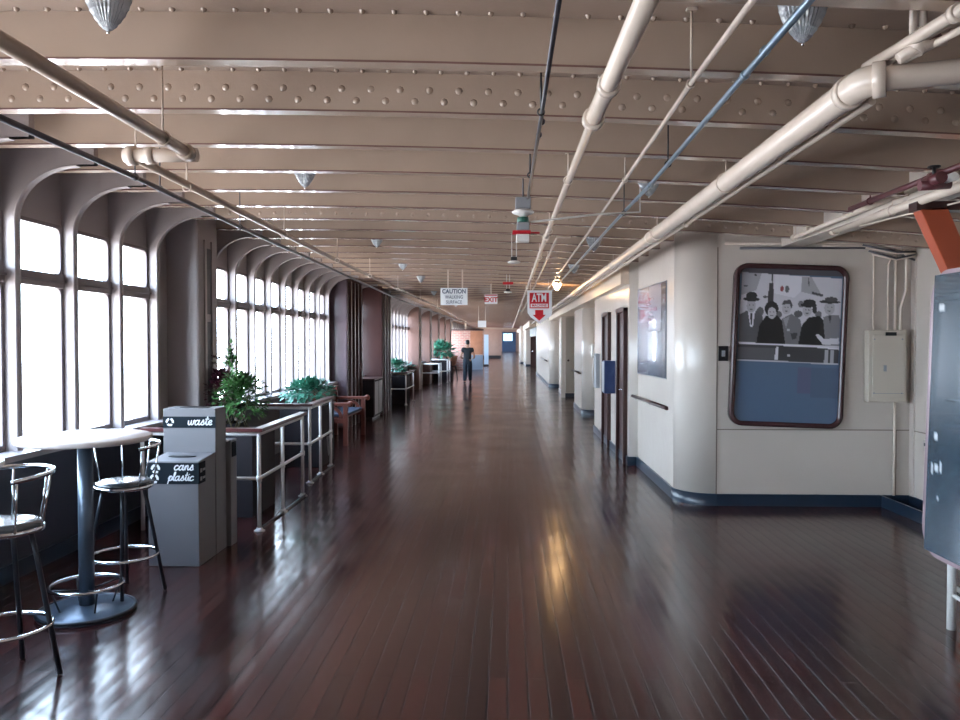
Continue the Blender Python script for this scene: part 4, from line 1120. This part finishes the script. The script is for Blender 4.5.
# tall bin
t = thing('waste_bin', 'tall grey bin labelled waste, behind the low cans and plastic bin', 'bin', ((bx0+bx1)/2, 5.95, 0))
g0_, g1_ = 5.95, 6.17
MB().box((bx0-.035, g0_, 0), (bx1-.0, g1_, 1.135)).build('body', M['bin'], t, bevel=.006)
MB().box((bx0-.035, g0_-.004, .985), (bx1-.0, g0_, 1.072)).build('label_strip', M['bins'], t)
MB().box((bx0+.08, g0_+.04, 1.134), (bx1-.09, g1_-.05, 1.139)).build('opening', M['black'], t)
ms = MB(); symbol(ms, bx0+.02, g0_-.004, 1.03, .032); ms.build('recycling_symbol', M['signw'], t)
script('waste', bx1-.03, g0_-.005, 1.008, .036, t)
# rear bin
t = thing('recycling_bin', 'low grey bin hidden behind the tall waste bin, only its right edge showing', 'bin', ((bx0+bx1)/2, 6.23, 0))
MB().box((bx0, 6.19, 0), (bx1+.03, 6.33, .86)).build('body', M['bin'], t, bevel=.006)
MB().box((bx1+.03, 6.21, .72), (bx1+.034, 6.31, .84)).build('side_label', M['bins'], t)

# ------------------------------------------------------------------ pipe railings
def railing(label, x0, xc, y0, ys, ztop=.90, group=None, xr=None, r=.018, mid=.46, cap=True, kick=True):
    t = thing('pipe_railing', label, 'railing', (xc, y0, 0), group)
    xr = xr if xr is not None else xc
    def XX(y): return xc+(xr-xc)*((y-y0)/max(.01, ys[-1]-y0))
    ye = ys[-1]
    m = MB(); m.tube([(x0, y0, ztop-.05), (xc-.06, y0, ztop-.05)]+[tuple(q) for q in bend((x0, y0, ztop-.05), (xc, y0, ztop-.05), (XX(ye), ye, ztop-.05), .05)]+[(XX(ye), ye, ztop-.05)], r, 12)
    m.build('top_rail', M['white'], t)
    m = MB(); m.tube([(x0, y0, mid), (xc, y0, mid)], r*.85, 10).tube([(xc, y0, mid), (XX(ye), ye, mid)], r*.85, 10); m.build('middle_rail', M['white'], t)
    if cap:
        m = MB(); m.box((x0, y0-.04, ztop-.03), (xc+.04, y0+.04, ztop))
        a = Vector((xc, y0-.04, 0)); m.prism([(xc-.04, y0+.03), (xc+.04, y0-.03), (XX(ye)+.04, ye+.04), (XX(ye)-.04, ye+.04)], 'z', ztop-.03, ztop+.001)
        m.build('wood_cap', M['railcap'], t)
    for y in ys:
        x = XX(y)
        m = MB().tube([(x, y, .0), (x, y, ztop-.05)], r, 12); m.build('post', M['white'], t)
        MB().lathe([(.048, .0), (.048, .008), (.03, .014), (.026, .03)], (x, y, 0), 16).build('floor_flange', M['white'], t)
        MB().lathe([(r*1.35, 0), (r*1.35, .05)], (x, y, mid-.025), 12).build('collar', M['white'], t)
    m = MB().tube([(x0, y0, .0), (x0, y0, ztop-.05)], r, 10); m.build('post', M['white'], t)
    if kick: MB().box((xc-.012, y0, 0.0), (xc+.008, ye, .02)).build('floor_strip', M['black'], t) if abs(xr-xc) < .05 else None
    return t
cpt = atz(259.5, 531)
railing('nearest white pipe railing with a dark wood cap, beside the grey bins', -3.2, cpt.x, cpt.y, [cpt.y, cpt.y+.76, cpt.y+1.55], xr=cpt.x-.03)
c2 = atz(310, 483)
railing('second white pipe railing with a dark wood cap, just before the wooden bench', -3.2, c2.x, c2.y, [c2.y, c2.y+.6, c2.y+1.25], ztop=.93, xr=c2.x-.04)
c3 = atz(406, 405)
railing('third pipe railing, low and dim, in front of the dark lobby corner', -3.2, c3.x, c3.y, [c3.y, c3.y+1.6], ztop=.86, xr=c3.x, kick=False, mid=.42)
c4 = atz(439, 385)
railing('fourth white railing, the shorter one left of the walking person', -3.3, c4.x, c4.y, [c4.y, c4.y+.9], ztop=.86, xr=c4.x, kick=False, r=.03, cap=False)
c5 = atz(447.5, 382.5)
railing('fifth white railing, farthest, just left of the walking person', -3.3, c5.x, c5.y, [c5.y, c5.y+1.2], ztop=.98, xr=c5.x, kick=False, r=.03, cap=False)

# ------------------------------------------------------------------ plants
def leaves(n, cx, cy, cz, rx, ry, rz, size, seed, shape='bush', droop=.3):
    rn = random.Random(seed); m = MB()
    for i in range(n):
        a = rn.uniform(0, 2*PI); e = rn.uniform(-.35, 1)*PI/2; rr = rn.random()**.45
        p = Vector((cx+rx*rr*math.cos(a)*math.cos(e), cy+ry*rr*math.sin(a)*math.cos(e), cz+rz*rr*math.sin(e)))
        d = Vector((math.cos(a)*math.cos(e), math.sin(a)*math.cos(e), math.sin(e)-droop+rn.uniform(-.4, .4))).normalized()
        s = size*rn.uniform(.6, 1.3); side = d.cross(Vector((rn.uniform(-.5, .5), rn.uniform(-.5, .5), 1))).normalized(); nn = side.cross(d).normalized()
        w = s*(.33 if shape == 'bush' else .16)
        m.add([p, p+d*s*.4+side*w+nn*s*.05, p+d*s, p+d*s*.4-side*w+nn*s*.05, p+d*s*.45-nn*s*.06], [(0, 1, 4), (1, 2, 4), (2, 3, 4), (3, 0, 4)], True)
    return m
def box_plant(name, label, x0, x1, y0, y1, h, m_leaf, foliage, cat='plant', pm=None):
    x0 = max(x0, -3.22); x1 = max(x1, x0+.3)
    cx, cy = (x0+x1)/2, (y0+y1)/2
    t = thing(name, label, cat, (cx, cy, 0))
    w = .03
    MB().box((x0, y0, 0), (x1, y0+w, h)).box((x0, y1-w, 0), (x1, y1, h)).box((x0, y0+w, 0), (x0+w, y1-w, h)).box((x1-w, y0+w, 0), (x1, y1-w, h)).box((x0+w, y0+w, 0), (x1-w, y1-w, .04)).build('planter', pm or M['planter'], t, bevel=.004)
    MB().box((x0+w, y0+w, .035), (x1-w, y1-w, h-.05)).build('soil', M['soil'], t)
    foliage.v = [Vector((max(v.x, -3.2), v.y, v.z)) for v in foliage.v]
    x0_ = max(x0, -3.27)
    foliage.build('foliage', m_leaf, t, noshear=False)
    st = MB(); rn = random.Random(len(label))
    for i in range(7):
        a = (cx+rn.uniform(-.12, .12), cy+rn.uniform(-.15, .15), h-.06)
        st.tube([a, (a[0]+rn.uniform(-.1, .1), a[1]+rn.uniform(-.1, .1), h+.18), (a[0]+rn.uniform(-.2, .2), a[1]+rn.uniform(-.2, .2), h+.34)], .006, 5)
    st.build('stem', M['stem'], t)
    return t
# big bush just behind the bins
P1 = aty(240, 402, 7.5)
fo = leaves(1100, P1.x, 7.55, 1.06, .25, .34, .27, .05, 3)
fo.add([], [])
for q in leaves(110, aty(232, 378, 7.5).x, 7.5, 1.32, .07, .08, .22, .06, 5).v: pass
f2 = leaves(120, aty(232, 378, 7.5).x, 7.5, 1.30, .07, .08, .22, .06, 5); fo.add(f2.v, f2.f, True)
f3 = leaves(22, aty(231, 356, 7.5).x, 7.5, 1.52, .05, .05, .12, .045, 6); fo.add(f3.v, f3.f, True)
box_plant('potted_bush', 'large leafy green bush in a dark planter behind the nearest railing', P1.x-.22, P1.x+.22, 7.2, 7.9, .78, M['leaf'], fo)
P2 = aty(216, 395, 7.9)
fo = leaves(700, P2.x-.02, 8.1, 1.08, .19, .28, .26, .055, 13)
f2 = leaves(30, aty(214, 372, 8.1).x, 8.1, 1.38, .08, .08, .12, .05, 15); fo.add(f2.v, f2.f, True)
box_plant('potted_shrub', 'dark purple-leaved shrub in a planter left of the large green bush', P2.x-.18, P2.x+.17, 7.95, 8.35, .80, M['leafp'], fo)
P3 = aty(311, 388, 10.6)
fo = leaves(900, P3.x, 10.5, .96, .34, .5, .17, .07, 23)
box_plant('potted_fern', 'blue-green spreading plant in a dark planter behind the second railing', P3.x-.3, P3.x+.24, 10.15, 10.95, .80, M['leaft'], fo)
# off-white pot on the floor behind the second railing
pt = atz(320, 462)
t = thing('plant_pot', 'empty off-white tapered pot on the floor behind the second railing', 'pot', tuple(pt))
MB().lathe([(.11, 0), (.16, .33), (.175, .33), (.175, .37), (.155, .37), (.15, .32), (.1, .03), (0, .03)], tuple(pt), 24).build('pot', M['potw'], t)
MB().lathe([(.0, .27), (.142, .27), (.142, .30), (0, .30)], tuple(pt), 20).build('soil', M['soil'], t)
# dim planters beyond the dark enclosures
P4 = aty(388, 372, 20.6)
fo = leaves(260, P4.x+.15, 21.2, .92, .5, .5, .20, .12, 33); 
box_plant('potted_plant', 'low blue-green plant in a planter behind the third railing', P4.x-.2, P4.x+.45, 20.7, 21.7, .74, M['leaft'], fo)
fo = leaves(60, aty(384, 358, 21.2).x, 21.9, 1.15, .14, .15, .25, .08, 35, 'thin')
box_plant('potted_shrub', 'thin reddish twiggy shrub behind the third railing', aty(384, 358, 21.2).x-.12, aty(384, 358, 21.2).x+.15, 21.75, 22.1, .78, M['leafp'], fo)
P5 = aty(439, 352, 33.2)
fo = leaves(420, P5.x+.02, 33.9, 1.22, .62, .5, .38, .2, 43)
box_plant('potted_plant', 'bushy green plant above the farthest railing, left of the walking person', P5.x-.5, P5.x+.5, 33.5, 34.3, .82, M['leaft'], fo)
pt = aty(452.5, 358, 34)
t = thing('plant_pot', 'pinkish terracotta pot on a dark stand right of the farthest plant', 'pot', (pt.x, pt.y, 0))
MB().lathe([(.13, .62), (.2, .98), (.23, .98), (.23, 1.04), (.2, 1.04), (.18, 1.0), (0, 1.0)], (pt.x, pt.y, 0), 18).build('pot', M['terra'], t)
m = MB()
for i in range(4): m.tube([(pt.x+.12*math.cos(i*PI/2), pt.y+.12*math.sin(i*PI/2), .62), (pt.x+.22*math.cos(i*PI/2), pt.y+.22*math.sin(i*PI/2), .0)], .025, 6)
m.lathe([(.17, .57), (.17, .62)], (pt.x, pt.y, 0), 16).build('stand', M['brown'], t)

# ------------------------------------------------------------------ wooden bench
def bench(label, x0, x1, y0, y1):
    t = thing('wooden_bench', label, 'bench', ((x0+x1)/2, y0, 0))
    for y in (y0, y1-.06):
        m = MB().box((x1-.09, y, 0), (x1-.02, y+.06, .64)).box((x0, y, 0), (x0+.07, y+.06, .88)).box((x0+.07, y+.01, .36), (x1-.09, y+.05, .43))
        # curved brace under the arm
        for i in range(12):
            a0 = PI*i/12; a1 = PI*(i+1)/12; cx = (x0+x1)/2; rx = (x1-x0)/2-.1
            p = [(cx+rx*math.cos(a), .44+.19*math.sin(a)) for a in (a0, a1)]; q = [(cx+(rx-.05)*math.cos(a), .44+.14*math.sin(a)) for a in (a1, a0)]
            m.prism(p+q, 'y', y+.01, y+.05)
        m.build('end_frame', M['redwood'], t)
        arm = MB().box((x0+.02, y-.02, .64), (x1+.02, y+.08, .685)).lathe([(.0, -.045), (.045, -.03), (.05, 0), (.045, .03), (0, .045)], (0, 0, 0), 14)
        k = len(arm.v)-5*14-0
        n0 = 8
        for i in range(n0, len(arm.v)):
            v = arm.v[i]; arm.v[i] = Vector((v.x+x1+.02, v.z+y+.03, v.y+.665))
        arm.build('armrest', M['redwood'], t, bevel=.004)
    m = MB()
    for i in range(4): m.box((x0+.08+i*.11, y0+.06, .43), (x0+.08+i*.11+.095, y1-.06, .455))
    m.build('seat_slats', M['redwood'], t, bevel=.003)
    m = MB()
    for i in range(3): m.box((x0+.02, y0+.06, .52+i*.11), (x0+.045, y1-.06, .60+i*.11))
    m.build('back_slats', M['redwood'], t, bevel=.003)
    MB().box((x0+.1, y0+.1, .455), (x1-.06, y1-.1, .50)).build('cushion', M['cushion'], t, bevel=.015)
bench('red-brown wooden bench with curved arms just beyond the second railing', -3.1, -2.52, 12.25, 13.8)
# low dark cabinet between the dark enclosures
t = thing('low_cabinet', 'low dark cabinet under the narrow window between the two dark enclosures', 'cabinet', (-3.05, 16.5, 0))
MB().box((-3.23, 16.42, .05), (-2.84, 17.5, .84)).build('carcass', M['planter'], t, bevel=.01)
MB().box((-3.24, 16.40, .84), (-2.82, 17.52, .87)).build('cabinet_top', M['brown'], t, bevel=.005)
for yy in (16.46, 16.98): MB().box((-2.842, yy, .1), (-2.825, yy+.48, .8)).build('cabinet_door', M['brown'], t, bevel=.004)
MB().box((-3.22, 16.46, 0), (-2.88, 17.46, .05)).build('plinth', M['black'], t)

# ------------------------------------------------------------------ brick kiosk at the far end of the left side
KY = 46.0
kx0, kx1 = aty(450, 345, KY).x, aty(483, 345, KY).x
t = thing('brick_kiosk', 'pinkish brick partition across the left side beyond the walking person', 'kiosk', ((kx0+kx1)/2, KY, 0))
MB().box((kx0, KY, 0), (kx1, KY+.25, 2.3)).build('brick_wall', M['brick'], t)
MB().box((kx0-.03, KY-.05, 2.3), (kx1+.05, KY+.3, 2.38)).build('coping', M['brown'], t)
MB().box((kx1-1.0, KY-.12, 0), (kx1+.0, KY-.001, .85)).build('counter_panel', mat('blue_grey_panel', (.18, .22, .28), .35), t)
MB().box((kx1-.75, KY-.03, .9), (kx1-.02, KY-.001, 2.28)).build('orange_panel', mat('orange_brick_panel', (.36, .15, .08), .6, var=.3), t)
for px in (451.5, 465.5): 
    q = aty(px, 330, KY); MB().box((q.x-.05, KY+.1, 2.38), (q.x+.05, KY+.2, 2.86)).build('ceiling_post', M['pipe'], t)
for px, w in ((476, .1), (482, .08)):
    q = aty(px, 360, KY-.5)
q = aty(486, 350, 52)
t = thing('display_column', 'pale blue-white upright display panel right of the brick kiosk', 'panel', (q.x, 52, 0))
MB().box((q.x-.12, 52, 0), (q.x+.16, 52.2, 2.1)).build('panel', mat('pale_blue_panel', (.4, .5, .62), .3), t)
MB().box((q.x-.2, 51.9, 0), (q.x+.2, 52.3, .12)).build('foot', M['black'], t)
q0_ = aty(489, 345, 72); q1_ = aty(501, 345, 72)
t = thing('partition', 'peach-coloured partition far down the corridor beyond the brick kiosk', 'partition', ((q0_.x+q1_.x)/2, 72, sheer(72)))
MB().box((-3.3, 72, .25), (q1_.x, 72.2, 2.3)).build('screen', M['peach'], t)
MB().box((-3.3, 71.97, 0), (q1_.x, 72.22, .25)).build('skirting', M['black'], t)
# white bottle on the kiosk counter
q = aty(478, 355.5, KY-.06)

# ------------------------------------------------------------------ glossy display board on the right
def board():
    ybk, yfr = 4.66, 3.35
    t = thing('display_board', 'glossy dark framed display board on white legs at the right edge', 'display board', (2.6, 4.0, 0))
    zb, zt = .42, 2.06
    lean = 0; LX = atz(946, 622).x-.035
    n = 9; r = .17
    P = []
    for (sy, sz, a0) in ((1, 1, 0), (-1, 1, 90), (-1, -1, 180), (1, -1, 270)):
        cy = ybk-r if sy > 0 else yfr+r; cz = zt-r if sz > 0 else zb+r
        for i in range(n+1):
            a = math.radians(a0+90*i/n); P.append((cy+r*math.cos(a), cz+r*math.sin(a)))
    B0 = aty(931, 540, ybk-.08); B1 = aty(941, 292, ybk-.08)
    xw = lambda z: B0.x+(z-B0.z)*(B1.x-B0.x)/(B1.z-B0.z)
    def plate(ins, d0, d1, m, nm):
        mb = MB(); cy_, cz_ = (ybk+yfr)/2, (zb+zt)/2; ky_ = 1-2*ins/(ybk-yfr); kz_ = 1-2*ins/(zt-zb)
        Q = [(cy_+(y-cy_)*ky_, cz_+(z-cz_)*kz_) for y, z in P]; k = len(Q)
        vs = [(xw(z)+d0, y, z) for y, z in Q]+[(xw(z)+d1, y, z) for y, z in Q]
        mb.add(vs, [tuple(range(k)), tuple(reversed(range(k, 2*k)))]); mb.add(vs, [(i, (i+1) % k, k+(i+1) % k, k+i) for i in range(k)], True)
        return mb.build(nm, m, t)
    plate(0, -.012, .03, M['mauve'], 'frame')
    def bcol(u, v):
        c = (.015, .035, .055)
        x = u*1.3
        if abs((v*1.2-u)-.05) < .012 or abs((v*1.2+u*.8)-.75) < .012: c = (.025, .06, .08)  # pale diagonal streaks paint in reflections of the ceiling and windows
        for (uu, vv, w, h) in ((.94, .58, .03, .010), (.92, .69, .02, .014), (.89, .69, .012, .02), (.90, .80, .025, .012), (.95, .40, .012, .02), (.93, .12, .05, .008), (.955, .70, .01, .014)):
            if abs(u-uu) < w/2 and abs(v-vv) < h: c = (.6, .62, .65)
        return c
    # panel as a picture grid set in the frame
    me_m = Matrix.Translation((xw((zb+zt)/2)-.016, (ybk+yfr)/2, (zb+zt)/2)) @ Matrix.Rotation(math.atan((B1.x-B0.x)/(B1.z-B0.z)), 4, 'Y') @ Matrix.Rotation(-PI/2, 4, 'Z')
    picture('board_print', M['glossy_print'], t, 70, 80, ybk-yfr-.08, zt-zb-.05, lambda u, v: bcol(1-u, v), me_m)
    for y in (yfr+.2, ybk-.12):
        MB().tube([(LX, y, 0), (LX, y, .5), (xw(1.9)+.06, y, 1.9)], .024, 12).build('leg', M['white'], t)
        MB().tube([(LX, y, .25), (LX+.37, y, .03)], .014, 8).build('stay', M['white'], t)
        MB().box((LX+.33, y-.03, 0), (LX+.40, y+.03, .035)).build('stay_foot', M['white'], t)
    MB().tube([(LX, yfr+.2, .2), (LX, ybk-.12, .2)], .012, 8).build('crossbar', M['white'], t)
board()
# orange steel/timber bracing behind it
OY = 5.25
a = aty(916, 210, OY); b = aty(940, 207, OY); c_ = aty(962, 305, OY); d_ = aty(985, 300, OY)
px_ = aty(972, 240, OY).x
t = thing('braced_post', 'orange-red post with a diagonal brace behind the display board', 'post', (px_+.07, OY, 0))
MB().box((px_, OY-.06, 0), (px_+.14, OY+.08, 2.585)).build('post', M['orange'], t, bevel=.008)
MB().prism([(a.x, a.z), (b.x+.02, b.z), (px_+.05, 1.98), (px_+.05, 1.62)], 'y', OY-.05, OY+.05).build('brace', M['orange'], t, bevel=.006)
MB().box((a.x-.02, OY-.05, a.z-.01), (3.9, OY+.06, a.z+.05)).build('head_beam', M['brown'], t, bevel=.004)

# ------------------------------------------------------------------ person walking away
def skin_mesh(name, verts, edges, radii, m, parent, root=0, sub=2):
    me = bpy.data.meshes.new(name); me.from_pydata(verts, edges, []); me.update()
    o = bpy.data.objects.new(name, me); C.objects.link(o); me.materials.append(m)
    sk = o.modifiers.new('skin', 'SKIN'); sk.use_smooth_shade = True
    if not me.skin_vertices: me.skin_vertices.new()
    for i, r in enumerate(radii):
        sv = me.skin_vertices[0].data[i]; sv.radius = r if isinstance(r, tuple) else (r, r); sv.use_root = (i == root); sv.use_loose = False
    ss = o.modifiers.new('sub', 'SUBSURF'); ss.levels = sub; ss.render_levels = sub
    o.parent = parent
    return o
PP = atz(467.5, 383.5); PZ0 = sheer(PP.y)
t = thing('person', 'person in a black short-sleeved shirt and dark trousers walking away down the corridor', 'person', (0, 0, 0))
J = {}; V = []; Ed = []; Rd = []
def jn(name, p, r, parent=None):
    J[name] = len(V); V.append(p); Rd.append(r)
    if parent: Ed.append((J[parent], J[name]))
jn('pelvis', (0, 0, .93), (.13, .10)); jn('waist', (0, 0, 1.08), (.125, .09), 'pelvis'); jn('chest', (0, .02, 1.28), (.155, .10), 'waist')
jn('collar', (0, .02, 1.40), (.10, .075), 'chest'); jn('neck', (0, .03, 1.49), .052, 'collar'); jn('head0', (0, .04, 1.57), (.068, .075), 'neck'); jn('head1', (0, .045, 1.66), (.078, .092), 'head0'); jn('head2', (0, .04, 1.72), (.055, .06), 'head1')
jn('nose', (0, .135, 1.62), .012, 'head0')
for s, n in ((-1, 'l'), (1, 'r')):
    jn('ear'+n, (s*.078, .04, 1.62), .012, 'head0')
    jn('sh'+n, (s*.16, .02, 1.38), .062, 'collar'); jn('ua'+n, (s*.225, .0, 1.25), .05, 'sh'+n); jn('el'+n, (s*.285, -.03, 1.10), .040, 'ua'+n)
    jn('fa'+n, (s*.25, .10, 1.04), .036, 'el'+n); jn('wr'+n, (s*.205, .21, 1.02), .026, 'fa'+n); jn('pa'+n, (s*.185, .27, 1.02), (.036, .018), 'wr'+n)
    for k in range(4):
        jn('f%d%s' % (k, n), (s*(.165+.014*k), .325+.008*(1 if k in (1, 2) else 0), 1.03-.006*k), .009, 'pa'+n); jn('g%d%s' % (k, n), (s*(.155+.014*k), .355, 1.0-.004*k), .008, 'f%d%s' % (k, n))
    jn('t0'+n, (s*.150, .27, 1.04), .010, 'pa'+n); jn('t1'+n, (s*.135, .30, 1.045), .009, 't0'+n)
    fy = .20 if s > 0 else -.14
    jn('hip'+n, (s*.09, 0, .88), .092, 'pelvis'); jn('kn'+n, (s*.095, .5*fy+.05, .50), .058, 'hip'+n); jn('ca'+n, (s*.10, .7*fy, .33), .055, 'kn'+n); jn('an'+n, (s*.105, fy, .09), .036, 'ca'+n)
    jn('toe'+n, (s*.12, fy+.15, .035), .035, 'an'+n)
body = skin_mesh('body', V, Ed, Rd, M['skin'], t)
def sub(names, grow, nm, m, extra=None):
    idx = [J[n] for n in names]; mp = {k: i for i, k in enumerate(idx)}
    vv = [V[k] for k in idx]; ee = [(mp[a], mp[b]) for a, b in Ed if a in mp and b in mp]
    rr = []
    for n in names:
        r = Rd[J[n]]; r = r if isinstance(r, tuple) else (r, r); rr.append((r[0]+grow, r[1]+grow))
    return skin_mesh(nm, vv, ee, rr, m, t)
sub(['pelvis', 'waist', 'chest', 'collar', 'shl', 'ual', 'shr', 'uar'], .044, 'shirt', M['shirt'])
sub(['pelvis', 'waist', 'hipl', 'knl', 'cal', 'anl', 'hipr', 'knr', 'car', 'anr'], .032, 'trousers', M['jeans'])
m = MB().lathe([(.0, .0), (.06, .004), (.092, .04), (.096, .10), (.08, .15), (.045, .18), (0, .19)], (0, 0, 0), 20)
for i, v in enumerate(m.v): m.v[i] = Vector((v.x*.92, v.y*1.1+.028, v.z+1.585)) if v.z > .03 else Vector((v.x*.8, v.y*.7-.01, v.z+1.575))
m.build('hair', M['hair'], t, local=True)
for s in (-1, 1):
    fy = .20 if s > 0 else -.14
    m = MB()
    prf = [(-.07, .03, .045), (-.03, .042, .05), (.05, .045, .035), (.13, .048, .028), (.19, .03, .02)]
    m.tube([(s*.115, fy+p[0], p[2]) for p in prf], [p[1] for p in prf], 12)
    for i, v in enumerate(m.v): m.v[i] = Vector((v.x, v.y, max(0.0, v.z)))
    m.build('shoe', M['black'], t, local=True)
t.location = (PP.x, PP.y, PZ0); t.scale = (.98, .98, .98)

# ------------------------------------------------------------------ daylight
w = bpy.data.worlds.new('world'); S.world = w; w.use_nodes = True; nt = w.node_tree; L = nt.links.new
bg = nt.nodes['Background']
tc = nt.nodes.new('ShaderNodeTexCoord'); sx = nt.nodes.new('ShaderNodeSeparateXYZ'); L(tc.outputs['Generated'], sx.inputs[0])
cr = nt.nodes.new('ShaderNodeValToRGB'); mr = nt.nodes.new('ShaderNodeMapRange'); mr.inputs[1].default_value = -1; mr.inputs[2].default_value = 1
L(sx.outputs['Z'], mr.inputs[0]); L(mr.outputs[0], cr.inputs[0])
e = cr.color_ramp.elements
e[0].position = 0.0; e[0].color = (.50, .48, .46, 1); e[1].position = 1.0; e[1].color = (.40, .62, 1.0, 1)
x = e.new(.46); x.color = (.60, .64, .70, 1); x = e.new(.52); x.color = (.68, .84, 1.0, 1); x = e.new(.70); x.color = (.62, .80, 1.0, 1)
L(cr.outputs[0], bg.inputs['Color']); bg.inputs['Strength'].default_value = 22.0

S.view_settings.view_transform = 'Standard'; S.view_settings.look = 'None'
S.view_settings.exposure = 0.14; S.view_settings.gamma = 1.0; S.view_settings.use_curve_mapping = False

# shared groups for repeats
GROUPS = {'railing': 'white pipe railings along the windows', 'table': 'round bar tables by the window', 'bin': 'grey waste and recycling bins', 'conduit': 'thin conduits on the ceiling and bulkhead',
          'pipe': 'painted pipes under the ceiling', 'handrail': 'dark handrails on the right wall', 'plant': 'plants along the windows', 'pot': 'plant pots on the left', 'detector': 'hanging detectors', 'cable': 'pale cables under the ceiling'}
for o in C.objects:
    if 'category' in o and 'group' not in o and o['category'] in GROUPS: o['group'] = GROUPS[o['category']]
